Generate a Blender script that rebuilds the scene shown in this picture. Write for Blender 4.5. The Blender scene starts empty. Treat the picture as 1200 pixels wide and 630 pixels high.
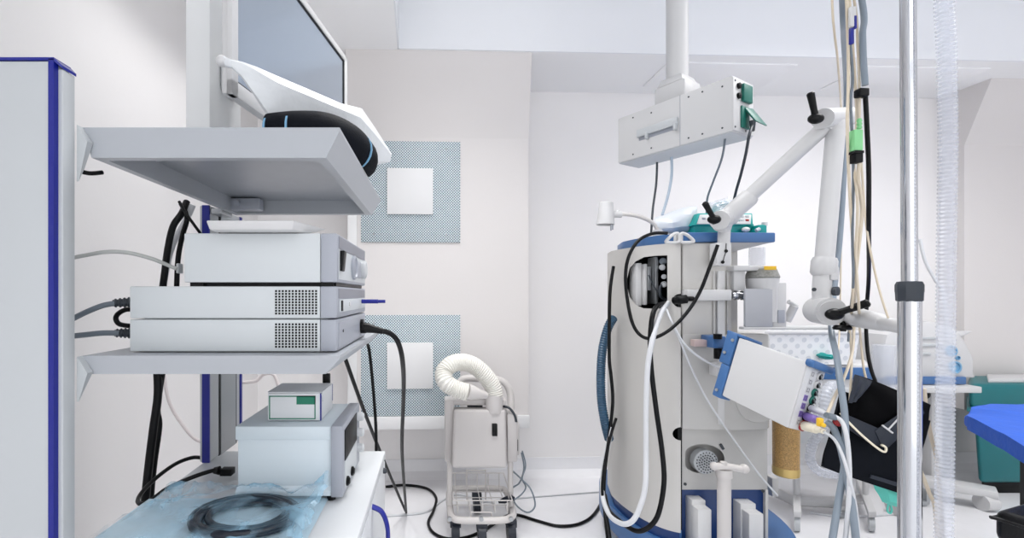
import bpy, bmesh, math, random
from mathutils import Vector, Matrix, noise
random.seed(7)
PI = math.pi
S = bpy.context.scene
COL = S.collection
F = 540.0; CX = 510.0; CY = 345.0; H = 1.15        # focal length in pixels, principal point, camera height


def at(px, py, d):
    return Vector(((px - CX) / F * d, d, H - (py - CY) / F * d))


def xp(px, d): return (px - CX) / F * d
def zp(py, d): return H - (py - CY) / F * d


def onz(px, py, z):
    d = (H - z) * F / (py - CY)
    return Vector(((px - CX) / F * d, d, z))


# ------------------------------------------------------------------ materials
def lin(c):
    c = c / 255.0
    return c / 12.92 if c <= 0.04045 else ((c + 0.055) / 1.055) ** 2.4


MATS = {}


def mat(name, rgb, rough=0.5, metal=0.0, var=0.03, scale=8.0, bump=0.0, bscale=60.0, alpha=1.0, spec=0.5, coat=0.0, trans=0.0):
    if name in MATS: return MATS[name]
    m = bpy.data.materials.new(name); m.use_nodes = True
    nt = m.node_tree; b = nt.nodes['Principled BSDF']
    col = tuple(lin(c) for c in rgb)
    tc = nt.nodes.new('ShaderNodeTexCoord')
    nz = nt.nodes.new('ShaderNodeTexNoise'); nz.inputs['Scale'].default_value = scale; nz.inputs['Detail'].default_value = 4
    nt.links.new(tc.outputs['Object'], nz.inputs['Vector'])
    mx = nt.nodes.new('ShaderNodeMix'); mx.data_type = 'RGBA'
    mx.inputs[6].default_value = tuple(max(0, c * (1 - var)) for c in col) + (1,)
    mx.inputs[7].default_value = tuple(min(1, c * (1 + var)) for c in col) + (1,)
    nt.links.new(nz.outputs['Fac'], mx.inputs[0])
    nt.links.new(mx.outputs[2], b.inputs['Base Color'])
    b.inputs['Roughness'].default_value = rough
    b.inputs['Metallic'].default_value = metal
    b.inputs['Alpha'].default_value = alpha
    b.inputs['Specular IOR Level'].default_value = spec
    b.inputs['Coat Weight'].default_value = coat
    b.inputs['Transmission Weight'].default_value = trans
    if bump:
        n2 = nt.nodes.new('ShaderNodeTexNoise'); n2.inputs['Scale'].default_value = bscale; n2.inputs['Detail'].default_value = 3
        nt.links.new(tc.outputs['Object'], n2.inputs['Vector'])
        bp = nt.nodes.new('ShaderNodeBump'); bp.inputs['Strength'].default_value = bump; bp.inputs['Distance'].default_value = 0.01
        nt.links.new(n2.outputs['Fac'], bp.inputs['Height'])
        nt.links.new(bp.outputs['Normal'], b.inputs['Normal'])
    MATS[name] = m
    return m


def patchy_alpha(m, lo, hi, scale):
    nt = m.node_tree; b = nt.nodes['Principled BSDF']
    tc = nt.nodes.new('ShaderNodeTexCoord'); nz = nt.nodes.new('ShaderNodeTexNoise'); nz.inputs['Scale'].default_value = scale; nz.inputs['Detail'].default_value = 5; nz.inputs['Distortion'].default_value = 1.2
    nt.links.new(tc.outputs['Object'], nz.inputs['Vector'])
    mr = nt.nodes.new('ShaderNodeMapRange'); mr.inputs[1].default_value = 0.42; mr.inputs[2].default_value = 0.66; mr.inputs[3].default_value = lo; mr.inputs[4].default_value = hi
    nt.links.new(nz.outputs['Fac'], mr.inputs[0]); nt.links.new(mr.outputs[0], b.inputs['Alpha'])


def mat_holes(name, base, hole, pitch, rad, ax=('X', 'Z'), rough=0.4):
    m = bpy.data.materials.new(name); m.use_nodes = True
    nt = m.node_tree; b = nt.nodes['Principled BSDF']
    N = nt.nodes.new; L = nt.links.new
    tc = N('ShaderNodeTexCoord'); sp = N('ShaderNodeSeparateXYZ'); L(tc.outputs['Object'], sp.inputs[0])

    def math_(op, a, bb=None):
        n = N('ShaderNodeMath'); n.operation = op
        for i, v in enumerate((a, bb)):
            if v is None: continue
            if isinstance(v, (int, float)): n.inputs[i].default_value = v
            else: L(v, n.inputs[i])
        return n.outputs[0]
    u = math_('DIVIDE', sp.outputs[ax[0]], pitch); v = math_('DIVIDE', sp.outputs[ax[1]], pitch)

    def dist(u, v):
        fu = math_('SUBTRACT', math_('FRACT', u), 0.5); fv = math_('SUBTRACT', math_('FRACT', v), 0.5)
        return math_('ADD', math_('MULTIPLY', fu, fu), math_('MULTIPLY', fv, fv))
    d = math_('MINIMUM', dist(u, v), dist(math_('ADD', u, 0.5), math_('ADD', v, 0.5)))
    f = math_('LESS_THAN', d, rad * rad)
    mx = N('ShaderNodeMix'); mx.data_type = 'RGBA'
    mx.inputs[6].default_value = tuple(lin(c) for c in base) + (1,)
    mx.inputs[7].default_value = tuple(lin(c) for c in hole) + (1,)
    L(f, mx.inputs[0]); L(mx.outputs[2], b.inputs['Base Color'])
    b.inputs['Roughness'].default_value = rough
    MATS[name] = m
    return m


M_wall = mat('wall_paint', (243, 241, 241), 0.75, var=0.012, scale=3, bump=0.05, bscale=90)
M_riser = mat('riser_shade_grey', (236, 238, 242), 0.8, var=0.01)  # greyer than the ceiling: the riser's shade is put into the colour
M_ceil = mat('ceiling_paint', (250, 250, 251), 0.8, var=0.01, scale=3)
M_floor = mat('vinyl_floor', (238, 238, 241), 0.22, var=0.03, scale=14, bump=0.02, bscale=30)
M_duct = mat('duct_paint', (219, 215, 214), 0.7, var=0.012, scale=4, bump=0.04, bscale=90)
M_ltrim = mat('trim_white', (226, 226, 227), 0.5, var=0.01)
M_grille = mat_holes('perforated_sheet', (214, 226, 231), (86, 104, 116), 0.0150, 0.27)
M_warm = mat('warmer_shell', (190, 186, 185), 0.42, var=0.015)
M_white = mat('white_enamel', (204, 204, 205), 0.35, var=0.012)
M_ivory = mat('ivory_plastic', (204, 200, 198), 0.42, var=0.015)
M_cart = mat('trolley_grey', (189, 193, 196), 0.35, var=0.012)
M_cartlt = mat('trolley_light', (194, 197, 200), 0.38, var=0.012)
M_shelf = mat('shelf_grey', (170, 174, 180), 0.35, var=0.012)
M_steel = mat('brushed_underside', (178, 182, 188), 0.35, metal=0.55, var=0.06, scale=30)
M_blue = mat('deep_blue', (10, 24, 132), 0.35, var=0.04)
M_cabw = mat('cabinet_white', (209, 212, 215), 0.35, var=0.01)
M_alu = mat('aluminium', (170, 173, 176), 0.35, metal=0.7, var=0.03)
M_dev = mat('device_grey', (196, 201, 204), 0.4, var=0.012)
M_devdark = mat('device_bezel', (160, 164, 174), 0.4, var=0.015)
M_devstrip = mat('device_strip', (128, 130, 140), 0.4, var=0.02)
M_devblue = mat('device_bluegrey', (208, 219, 226), 0.4, var=0.015)
M_black = mat('black_plastic', (7, 8, 10), 0.38, var=0.1, spec=0.2)
M_rubber = mat('black_cable', (6, 7, 10), 0.40, var=0.1, spec=0.22)
M_dgrey = mat('dark_grey', (48, 54, 62), 0.45, var=0.05)
M_gcable = mat('grey_cable', (112, 122, 132), 0.45, var=0.04)
M_wcable = mat('white_cable', (212, 214, 218), 0.4, var=0.02)
M_bcable = mat('beige_cable', (218, 205, 184), 0.45, var=0.03)
M_hose = mat('blue_hose', (44, 78, 104), 0.4, var=0.06)
M_bluegrey = mat('bluegrey_hose', (132, 144, 156), 0.4, var=0.04)
M_navy = mat('navy_fabric', (5, 9, 18), 0.75, var=0.2, scale=40, bump=0.15, bscale=300, spec=0.15)
M_navy2 = mat('navy_webbing', (22, 30, 44), 0.6, var=0.1, scale=60, bump=0.1, bscale=300)
M_teal = mat('teal_plastic', (10, 150, 146), 0.4, var=0.04)
M_tealbin = mat('teal_bin', (4, 104, 110), 0.42, var=0.05)
M_green = mat('green_socket', (22, 104, 92), 0.4, var=0.05)
M_gprint = mat('green_print', (14, 118, 92), 0.5, var=0.03)
M_lgreen = mat('light_green_plug', (140, 214, 150), 0.4, var=0.04)
M_mach = mat('machine_beige', (196, 194, 191), 0.42, var=0.012)
M_mach2 = mat('machine_panel', (188, 187, 185), 0.45, var=0.015)
M_mblue = mat('machine_blue', (4, 50, 108), 0.4, var=0.05)
M_mblue2 = mat('machine_plate_blue', (62, 104, 156), 0.38, var=0.04)
M_chrome = mat('chrome', (200, 202, 206), 0.08, metal=1.0, var=0.01)
M_screen = mat('screen_glass', (176, 187, 200), 0.16, metal=0.75, var=0.03, scale=3, spec=1.0)
M_film = mat('blue_film', (166, 212, 238), 0.12, var=0.15, scale=25, alpha=0.36, spec=0.45)
patchy_alpha(M_film, 0.02, 0.55, 9.0)
M_filmw = mat('white_film', (226, 229, 232), 0.35, var=0.03, alpha=0.88, bump=0.55, bscale=22)
M_clear = mat('clear_plastic', (216, 221, 232), 0.18, var=0.02, alpha=0.34, spec=0.7)
M_gold = mat('soda_lime', (186, 148, 92), 0.35, var=0.9, scale=240, bump=0.3, bscale=300)
M_brass = mat('brass_band', (206, 178, 112), 0.3, metal=0.4, var=0.05)
M_cover = mat('blue_cloth', (22, 84, 188), 0.7, var=0.12, scale=16, bump=0.25, bscale=40)
M_leather = mat('black_leather', (12, 13, 16), 0.36, var=0.15, scale=40, bump=0.15, bscale=220, spec=0.3)
M_yellow = mat('yellow_label', (236, 190, 40), 0.45, var=0.03)
M_purple = mat('purple_plug', (128, 106, 178), 0.4, var=0.05)
M_red = mat('red_ring', (158, 34, 34), 0.4, var=0.05)
M_cream = mat('cream_plug', (234, 226, 204), 0.4, var=0.03)
M_card = mat('white_carton', (216, 219, 222), 0.55, var=0.02)
M_pink = mat('pinkish_block', (196, 176, 174), 0.5, var=0.03)
M_tealcloth = mat('teal_cloth', (92, 190, 176), 0.7, var=0.06, bump=0.1)
M_ltblue = mat('light_blue_mark', (118, 166, 200), 0.4, var=0.03)
M_hosew = mat('cream_hose', (222, 220, 214), 0.5, var=0.02)
M_castor = mat('navy_castor', (16, 24, 38), 0.45, var=0.08)

# ------------------------------------------------------------------ objects
ORI = {}


def finish(bm, name, m, parent=None, origin=None, smooth=35, xf=None):
    """one mesh object; vertices are given in world space"""
    if xf is not None:
        bmesh.ops.transform(bm, matrix=xf, verts=bm.verts)
    bmesh.ops.recalc_face_normals(bm, faces=bm.faces)
    if origin is None:
        if parent is not None: origin = ORI[parent.name]
        else:
            lo = [min(v.co[i] for v in bm.verts) for i in range(3)]
            hi = [max(v.co[i] for v in bm.verts) for i in range(3)]
            origin = Vector(((lo[0] + hi[0]) / 2, (lo[1] + hi[1]) / 2, lo[2]))
    origin = Vector(origin)
    bmesh.ops.translate(bm, vec=-origin, verts=bm.verts)
    me = bpy.data.meshes.new(name)
    bm.to_mesh(me); bm.free()
    for mm in (m if isinstance(m, (list, tuple)) else [m]): me.materials.append(mm)
    if smooth:
        me.polygons.foreach_set('use_smooth', [True] * len(me.polygons))
        me.set_sharp_from_angle(angle=math.radians(smooth))
    o = bpy.data.objects.new(name, me); COL.objects.link(o)
    ORI[o.name] = origin
    if parent is not None:
        o.parent = parent
        o.location = origin - ORI[parent.name]
    else:
        o.location = origin
    return o


def tag(o, label, cat, group=None, kind=None):
    o['label'] = label; o['category'] = cat
    if group: o['group'] = group
    if kind: o['kind'] = kind
    return o


def thing(name, label, cat, loc, group=None):
    o = bpy.data.objects.new(name, None); COL.objects.link(o)
    o.location = loc; o.empty_display_size = 0.05
    ORI[o.name] = Vector(loc)
    return tag(o, label, cat, group)


def struct(name, bm, m, **k):
    o = finish(bm, name, m, **k); o['kind'] = 'structure'
    return o


# ------------------------------------------------------------------ shape helpers
def NB(): return bmesh.new()


def setmi(fs, mi):
    if mi:
        for f in fs: f.material_index = mi


def hexa(bm, P, bev=0.0, seg=2, mi=0):
    """P: 8 points, bottom 4 (ccw) then top 4"""
    vs = [bm.verts.new(p) for p in P]
    fs = [bm.faces.new([vs[i] for i in q]) for q in ((3, 2, 1, 0), (4, 5, 6, 7), (0, 1, 5, 4), (1, 2, 6, 5), (2, 3, 7, 6), (3, 0, 4, 7))]
    setmi(fs, mi)
    if bev:
        es = list({e for f in fs for e in f.edges})
        bmesh.ops.bevel(bm, geom=es, offset=bev, segments=seg, profile=0.5, affect='EDGES', clamp_overlap=True)
    return vs


def box(bm, lo, hi, bev=0.0, seg=2, mi=0):
    (x0, y0, z0), (x1, y1, z1) = lo, hi
    x0, x1 = min(x0, x1), max(x0, x1); y0, y1 = min(y0, y1), max(y0, y1); z0, z1 = min(z0, z1), max(z0, z1)
    return hexa(bm, [(x0, y0, z0), (x1, y0, z0), (x1, y1, z0), (x0, y1, z0), (x0, y0, z1), (x1, y0, z1), (x1, y1, z1), (x0, y1, z1)], bev, seg, mi)


def obox(bm, c, u, v, w, bev=0.0, seg=2, mi=0):
    """oriented box: centre + half vectors"""
    c, u, v, w = Vector(c), Vector(u), Vector(v), Vector(w)
    return hexa(bm, [c - u - v - w, c + u - v - w, c + u + v - w, c - u + v - w, c - u - v + w, c + u - v + w, c + u + v + w, c - u + v + w], bev, seg, mi)


def prism(bm, poly, z0, z1, bev=0.0, mi=0, seg=2):
    """plan polygon (x,y) extruded in z"""
    a = [bm.verts.new((x, y, z0)) for x, y in poly]; b = [bm.verts.new((x, y, z1)) for x, y in poly]
    n = len(poly); fs = [bm.faces.new(a[::-1]), bm.faces.new(b)]
    for i in range(n): fs.append(bm.faces.new((a[i], a[(i + 1) % n], b[(i + 1) % n], b[i])))
    setmi(fs, mi)
    if bev:
        es = [e for e in {e for f in fs[:2] for e in f.edges}]
        bmesh.ops.bevel(bm, geom=es, offset=bev, segments=seg, profile=0.5, affect='EDGES', clamp_overlap=True)


def slab(bm, poly, nrm, th, mi=0, bev=0.0):
    """any planar 3-D polygon given thickness along nrm"""
    nrm = Vector(nrm) * th
    a = [bm.verts.new(Vector(p)) for p in poly]; b = [bm.verts.new(Vector(p) + nrm) for p in poly]
    n = len(poly); fs = [bm.faces.new(a), bm.faces.new(b[::-1])]
    for i in range(n): fs.append(bm.faces.new((a[(i + 1) % n], a[i], b[i], b[(i + 1) % n])))
    setmi(fs, mi)
    if bev:
        es = [e for e in {e for f in fs[:2] for e in f.edges}]
        bmesh.ops.bevel(bm, geom=es, offset=bev, segments=2, profile=0.5, affect='EDGES', clamp_overlap=True)


def ring_frame(d):
    d = d.normalized()
    u = d.cross(Vector((0, 0, 1)))
    if u.length < 1e-3: u = d.cross(Vector((1, 0, 0)))
    u.normalize(); return u, d.cross(u).normalized()


def sweep(bm, pts, rads, n=10, caps=True, closed=False, mi=0, flat=1.0):
    pts = [Vector(p) for p in pts]; m = len(pts)
    u = None; rings = []
    for i, p in enumerate(pts):
        a = pts[(i - 1) % m] if (closed or i > 0) else pts[0]
        b = pts[(i + 1) % m] if (closed or i < m - 1) else pts[-1]
        d = b - a
        if d.length < 1e-9: d = Vector((0, 0, 1))
        d.normalize()
        if u is None: u, v = ring_frame(d)
        else:
            u = u - d * u.dot(d)
            if u.length < 1e-6: u, v = ring_frame(d)
            u.normalize()
        v = d.cross(u).normalized()
        r = rads[i] if isinstance(rads, (list, tuple)) else rads
        rings.append([bm.verts.new(p + (u * math.cos(2 * PI * k / n) + v * flat * math.sin(2 * PI * k / n)) * r) for k in range(n)])
    fs = []
    for i in range(m if closed else m - 1):
        A, B = rings[i], rings[(i + 1) % m]
        for k in range(n): fs.append(bm.faces.new((A[k], A[(k + 1) % n], B[(k + 1) % n], B[k])))
    if caps and not closed:
        fs.append(bm.faces.new(rings[0][::-1])); fs.append(bm.faces.new(rings[-1]))
    setmi(fs, mi)


def spline(P, sub=8, closed=False):
    P = [Vector(p) for p in P]; n = len(P); out = []
    if n < 3 and not closed: return P
    for i in range(n if closed else n - 1):
        g = (lambda k: P[k % n]) if closed else (lambda k: P[max(0, min(n - 1, k))])
        p0, p1, p2, p3 = g(i - 1), g(i), g(i + 1), g(i + 2)
        for s in range(sub):
            t = s / sub
            out.append(0.5 * ((2 * p1) + (-p0 + p2) * t + (2 * p0 - 5 * p1 + 4 * p2 - p3) * t * t + (-p0 + 3 * p1 - 3 * p2 + p3) * t ** 3))
    if not closed: out.append(P[-1])
    return out


def resample(P, step):
    out = [P[0]]; acc = 0.0
    for a, b in zip(P, P[1:]):
        l = (b - a).length
        if l < 1e-9: continue
        d = step - acc
        while d <= l:
            out.append(a.lerp(b, d / l)); d += step
        acc = l - (d - step)
    return out


def cyl(bm, p0, p1, r0, r1=None, n=20, mi=0):
    sweep(bm, [p0, p1], [r0, r0 if r1 is None else r1], n=n, mi=mi)


def lathe(bm, prof, base, axis=(0, 0, 1), n=28, mi=0):
    """prof: (r, distance along axis)"""
    base, axis = Vector(base), Vector(axis).normalized()
    u, v = ring_frame(axis); rings = []
    for r, h in prof:
        rings.append([bm.verts.new(base + axis * h + (u * math.cos(2 * PI * k / n) + v * math.sin(2 * PI * k / n)) * max(r, 1e-4)) for k in range(n)])
    fs = []
    for A, B in zip(rings, rings[1:]):
        for k in range(n): fs.append(bm.faces.new((A[k], A[(k + 1) % n], B[(k + 1) % n], B[k])))
    fs.append(bm.faces.new(rings[0][::-1])); fs.append(bm.faces.new(rings[-1]))
    setmi(fs, mi)


def ball(bm, c, r, mi=0, sc=(1, 1, 1), n=20):
    g = bmesh.ops.create_uvsphere(bm, u_segments=n, v_segments=n // 2 + 2, radius=r)
    bmesh.ops.scale(bm, vec=sc, verts=g['verts']); bmesh.ops.translate(bm, vec=Vector(c), verts=g['verts'])
    setmi({f for v in g['verts'] for f in v.link_faces}, mi)


def sheet(bm, fn, nu, nv, th=0.0, mi=0):
    """grid surface fn(u,v)->point, optional thickness"""
    V = [[bm.verts.new(fn(i / nu, j / nv)) for j in range(nv + 1)] for i in range(nu + 1)]
    fs = [bm.faces.new((V[i][j], V[i + 1][j], V[i + 1][j + 1], V[i][j + 1])) for i in range(nu) for j in range(nv)]
    setmi(fs, mi)
    if th:
        bmesh.ops.recalc_face_normals(bm, faces=fs)
        bmesh.ops.solidify(bm, geom=fs, thickness=th)


def shear(o, px, d):
    """turn a thing's parts so that its left flank runs straight back from (px, d)"""
    k = (px - CX) / F
    for c in [o] + list(o.children_recursive):
        if c.type != 'MESH': continue
        w_ = ORI[c.name]
        for v in c.data.vertices:
            v.co.x += (v.co.y + w_.y - d) * k


def part(name, m, parent, fn, **k):
    bm = NB(); fn(bm)
    return finish(bm, name, m, parent, **k)


def cut(o, cutters):
    """boolean cut-outs baked into the mesh"""
    for bm in cutters:
        me = bpy.data.meshes.new('cutter'); bmesh.ops.recalc_face_normals(bm, faces=bm.faces); bm.to_mesh(me); bm.free()
        c = bpy.data.objects.new('cutter', me); COL.objects.link(c)
        wo = ORI[o.name]; c.location = (0, 0, 0)
        md = o.modifiers.new('cut', 'BOOLEAN'); md.operation = 'DIFFERENCE'; md.object = c; md.solver = 'EXACT'
        bpy.context.view_layer.update()
        dg = bpy.context.evaluated_depsgraph_get()
        nm = bpy.data.meshes.new_from_object(o.evaluated_get(dg))
        o.modifiers.clear(); old = o.data; nm.name = old.name; o.data = nm
        bpy.data.meshes.remove(old)
        bpy.data.objects.remove(c, do_unlink=True)
    o.data.polygons.foreach_set('use_smooth', [True] * len(o.data.polygons))
    o.data.set_sharp_from_angle(angle=math.radians(35))


def cable(label, P, r, m=None, name='cable', cat='cable', group=None, sub=8, n=9):
    bm = NB(); sweep(bm, spline(P, sub), r, n=n)
    return tag(finish(bm, name, m or M_rubber, smooth=60), label, cat, group)


def A(*t):
    """pixel triples -> points"""
    return [at(*p) for p in t]


# ================================================================== the room
ROOM = Matrix.Translation((0, 2.95, 0)) @ Matrix.Rotation(math.radians(2.2), 4, 'Z') @ Matrix.Translation((0, -2.95, 0))
DF = 2.56                                    # duct face
bm = NB(); box(bm, (-1.5, -2.6, -0.06), (5.0, 3.6, 0)); struct('floor', bm, M_floor)
bm = NB(); box(bm, (-1.3, 2.95, 0), (4.9, 3.07, 2.46)); struct('wall_back', bm, M_wall, xf=ROOM)
bm = NB(); box(bm, (-1.24, -2.6, 0), (-1.12, 3.0, 2.8)); struct('wall_left', bm, M_wall)
bm = NB(); box(bm, (4.5, -2.6, 0), (4.62, 3.4, 2.8)); struct('wall_right', bm, M_wall)
bm = NB()
prism(bm, [(-1.24, -2.7), (-0.22, -2.7), (-0.22, 2.47), (4.9, 2.47), (4.9, 3.07), (-1.24, 3.07)], 2.46, 2.80)
struct('ceiling_soffit', bm, M_ceil, xf=ROOM)
bm = NB(); box(bm, (-0.22, 2.462, 2.4605), (4.85, 2.47, 2.80)); box(bm, (-0.22, -2.6, 2.4605), (-0.212, 2.47, 2.80)); struct('ceiling_riser', bm, M_riser, xf=ROOM)
bm = NB(); box(bm, (-1.24, -2.7, 2.80), (4.9, 3.4, 2.88)); struct('ceiling', bm, M_ceil)


def duct(name, x0, x1, zb, d, ztilt, dtop):
    bm = NB()
    prof = [(2.96, zb), (d, zb), (d, ztilt), (dtop, 2.46), (2.96, 2.46)]
    a = [bm.verts.new((x0, y, z)) for y, z in prof]; b = [bm.verts.new((x1, y, z)) for y, z in prof]
    bm.faces.new(a); bm.faces.new(b[::-1])
    for i in range(5): bm.faces.new((a[i], a[(i + 1) % 5], b[(i + 1) % 5], b[i]))
    return struct(name, bm, M_duct, xf=ROOM, smooth=0)


duct('wall_alcove_left', -0.497, 0.507, 0.41, DF, 2.02, 2.475)
duct('wall_alcove_right', 3.36, 4.6, 0.42, 2.80, 2.10, 2.66)
bm = NB(); box(bm, (-0.50, DF - 0.018, 0.408), (0.51, DF + 0.01, 0.478), 0.003); struct('trim_1', bm, M_ltrim, xf=ROOM)
bm = NB()
for x in (-0.497, ):
    box(bm, (x, DF - 0.012, 0.478), (x + 0.05, DF + 0.01, 2.0), 0.003)
struct('trim_2', bm, M_ltrim, xf=ROOM)
# coved skirting on the back wall
bm = NB()
prof = [(2.952, 0.0), (2.86, 0.0), (2.90, 0.008), (2.93, 0.03), (2.942, 0.07), (2.943, 0.10), (2.952, 0.10)]
a = [bm.verts.new((-1.12, y, z)) for y, z in prof]; b = [bm.verts.new((4.7, y, z)) for y, z in prof]
for i in range(len(prof)): bm.faces.new((a[i], a[(i + 1) % 7], b[(i + 1) % 7], b[i]))
bm.faces.new(a); bm.faces.new(b[::-1])
struct('baseboard_back', bm, M_floor, xf=ROOM)
# flush panels in the soffit
for k, (x0, x1) in enumerate(((1.30, 2.05), (2.45, 3.20))):
    bm = NB(); box(bm, (x0, 2.54, 2.452), (x1, 2.84, 2.462), 0.002); struct('trim_%d' % (k + 3), bm, M_ceil, xf=ROOM)


def grille(z0, z1, label):
    x0, x1 = -0.424, 0.124
    t = thing('wall_grille', label, 'air grille', ROOM @ Vector(((x0 + x1) / 2, DF - 0.008, z0)), 'air grilles on the wall')
    bm = NB(); box(bm, (x0, DF - 0.008, z0), (x1, DF + 0.002, z1), 0.002); finish(bm, 'perforated_panel', M_grille, t, xf=ROOM)
    bm = NB(); w = 0.127; cx, cz = (x0 + x1) / 2 - 0.004, (z0 + z1) / 2
    box(bm, (cx - w, DF - 0.022, cz - w), (cx + w, DF - 0.009, cz + w), 0.003); o = finish(bm, 'centre_plate', M_ltrim, t, xf=ROOM); o['label'] = 'plain white square plate'
    for sx in (-1, 1):
        for sz in (-1, 1):
            bm = NB(); cyl(bm, (cx + sx * 0.2, DF - 0.011, cz + sz * 0.235), (cx + sx * 0.2, DF - 0.004, cz + sz * 0.235), 0.005, n=10); finish(bm, 'screw', M_alu, t, xf=ROOM)


grille(1.44, 1.997, 'upper square perforated wall grille with white centre plate, beside the monitor')
grille(0.48, 1.037, 'lower square perforated wall grille with white centre plate, above the hose warmer')

# ================================================================== equipment trolley
ZC = 0.68
t = thing('equipment_trolley', 'pale grey endoscopy trolley with blue striped uprights, two shelves and a cabinet', 'trolley', (-0.4, 1.1, 0))
TROLLEY = t
# near upright
xr = -0.614
bm = NB(); box(bm, (-0.86, 0.752, 0.12), (xr - 0.008, 0.786, 1.532), 0.004); box(bm, (xr - 0.012, 0.760, 0.12), (xr, 0.786, 1.522), 0.002)
up = finish(bm, 'upright', M_cart, t)
part('blue_stripe', M_blue, up, lambda b: box(b, (xr - 0.0165, 0.7505, 0.12), (xr - 0.0075, 0.760, 1.534)))
part('blue_stripe', M_blue, up, lambda b: (box(b, (-0.862, 0.7505, 1.532), (xr - 0.0075, 0.786, 1.5365)),
                                           hexa(b, [(xr - 0.0085, 0.7505, 1.5315), (xr + 0.001, 0.758, 1.5215), (xr + 0.001, 0.787, 1.5215), (xr - 0.0085, 0.787, 1.5315),
                                                    (xr - 0.0085, 0.7505, 1.5365), (xr + 0.001, 0.758, 1.5265), (xr + 0.001, 0.787, 1.5265), (xr - 0.0085, 0.787, 1.5365)])))
# far upright, rising to carry the screen
fx, f0, f1 = -0.628, 1.29, 1.50
bm = NB(); box(bm, (-0.660, f0, ZC), (fx - 0.004, f1, 1.40), 0.004); fu = finish(bm, 'upright', M_cartlt, t)
part('mast', mat('mast_white', (236, 238, 239), 0.4, var=0.01), t, lambda b: box(b, (-0.700, f0 + .002, 1.445), (fx - 0.004, f1, 2.2), 0.004))
part('blue_stripe', M_blue, fu, lambda b: box(b, (fx - 0.024, f0 - 0.002, ZC), (fx - 0.004, f0 + 0.004, 1.40)))
part('blue_stripe', M_blue, fu, lambda b: box(b, (fx - 0.006, f1 - 0.012, ZC), (fx, f1, 1.40)))
part('groove', M_black, fu, lambda b: (box(b, (fx - 0.006, f0 + 0.055, ZC), (fx - 0.0025, f0 + 0.064, 1.38)), box(b, (fx - 0.006, f1 - 0.045, ZC), (fx - 0.0025, f1 - 0.036, 1.38))))
part('channel', M_alu, fu, lambda b: box(b, (fx - 0.006, f0 + 0.064, ZC), (fx - 0.001, f1 - 0.045, 1.38)))


def shelf(z0, z1, name, under):
    bm = NB()
    xl, xo, xi, d0, d1 = -0.612, -0.166, -0.190, 0.80, 1.40
    # outer tray: chamfered skirt all round, open below
    top = [(xl, d0), (xo, d0), (xo, d1), (xl, d1)]
    low = [(xl + 0.014, d0 + 0.002), (xi, d0 + 0.002), (xi, d1 - 0.02), (xl + 0.014, d1 - 0.02)]
    rim = [(xl + 0.03, d0 + 0.02), (xi - 0.018, d0 + 0.02), (xi - 0.018, d1 - 0.04), (xl + 0.03, d1 - 0.04)]
    T = [bm.verts.new((x, y, z1)) for x, y in top]; T2 = [bm.verts.new((x, y, z1 - 0.006)) for x, y in top]
    Lw = [bm.verts.new((x, y, z0)) for x, y in low]; R = [bm.verts.new((x, y, z0)) for x, y in rim]
    U = [bm.verts.new((x, y, z1 - 0.012 if under else z0 + 0.006)) for x, y in rim]
    f = [bm.faces.new(T)]
    for i in range(4):
        j = (i + 1) % 4
        f += [bm.faces.new((T[i], T[j], T2[j], T2[i])), bm.faces.new((T2[i], T2[j], Lw[j], Lw[i])), bm.faces.new((Lw[i], Lw[j], R[j], R[i])), bm.faces.new((R[i], R[j], U[j], U[i]))]
    uf = bm.faces.new(U); uf.material_index = 1
    return finish(bm, name, [M_shelf, M_steel], t, smooth=0)


s1 = shelf(1.388, 1.440, 'shelf', True)
s2 = shelf(1.012, 1.044, 'shelf', False)
for z0, z1, o in ((1.388, 1.44, s1), (1.012, 1.044, s2)):
    # gusset against the near upright and bolt block against the far one
    part('bracket', M_cart, o, lambda b: hexa(b, [(-0.612, 0.787, z0 - 0.045), (-0.609, 0.787, z0 - 0.045), (-0.609, 0.80, z0 - 0.02), (-0.612, 0.80, z0 - 0.02),
                                                  (-0.612, 0.787, z1), (-0.594, 0.787, z1 - 0.028), (-0.594, 0.80, z1 - 0.028), (-0.612, 0.80, z1)]))
    part('bracket', M_alu, o, lambda b: box(b, (-0.629, 1.29, z0 - 0.012), (-0.598, 1.36, z0 + 0.004), 0.003))
# underside bolt block seen below the upper shelf
part('bolt_block', M_devdark, s1, lambda b: (box(b, (-0.585, 1.31, 1.392), (-0.50, 1.345, 1.425), 0.004), cyl(b, (-0.562, 1.312, 1.408), (-0.562, 1.300, 1.408), 0.009, n=14)))
# cabinet
bm = NB(); box(bm, (-0.65, 0.80, 0.14), (-0.168, 1.387, ZC - 0.022), 0.003)
box(bm, (-0.65, 0.80, ZC - 0.022), (-0.15, 1.387, ZC), 0.003)
cab = finish(bm, 'cabinet', M_cabw, t)
dr = part('door', M_cabw, cab, lambda b: box(b, (-0.168, 0.81, 0.17), (-0.150, 1.378, ZC - 0.026), 0.003))
part('handle', M_blue, dr, lambda b: sweep(b, spline([(-0.152, 1.10, 0.645), (-0.128, 1.10, 0.632), (-0.115, 1.10, 0.60), (-0.113, 1.10, 0.56), (-0.118, 1.10, 0.525), (-0.131, 1.10, 0.505), (-0.152, 1.10, 0.50)], 8), 0.009, n=12, flat=0.6))
part('lock', M_dgrey, dr, lambda b: (cyl(b, (-0.152, 1.33, 0.642), (-0.143, 1.33, 0.642), 0.008, n=14), box(b, (-0.144, 1.327, 0.636), (-0.140, 1.333, 0.648))))
for x in (-0.60, -0.20):
    for y in (0.86, 1.33):
        part('castor', M_castor, t, lambda b: (cyl(b, (x - 0.014, y, 0.05), (x + 0.014, y, 0.05), 0.05, n=24), box(b, (x - 0.022, y - 0.02, 0.07), (x + 0.022, y + 0.02, 0.142), 0.004)))


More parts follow.
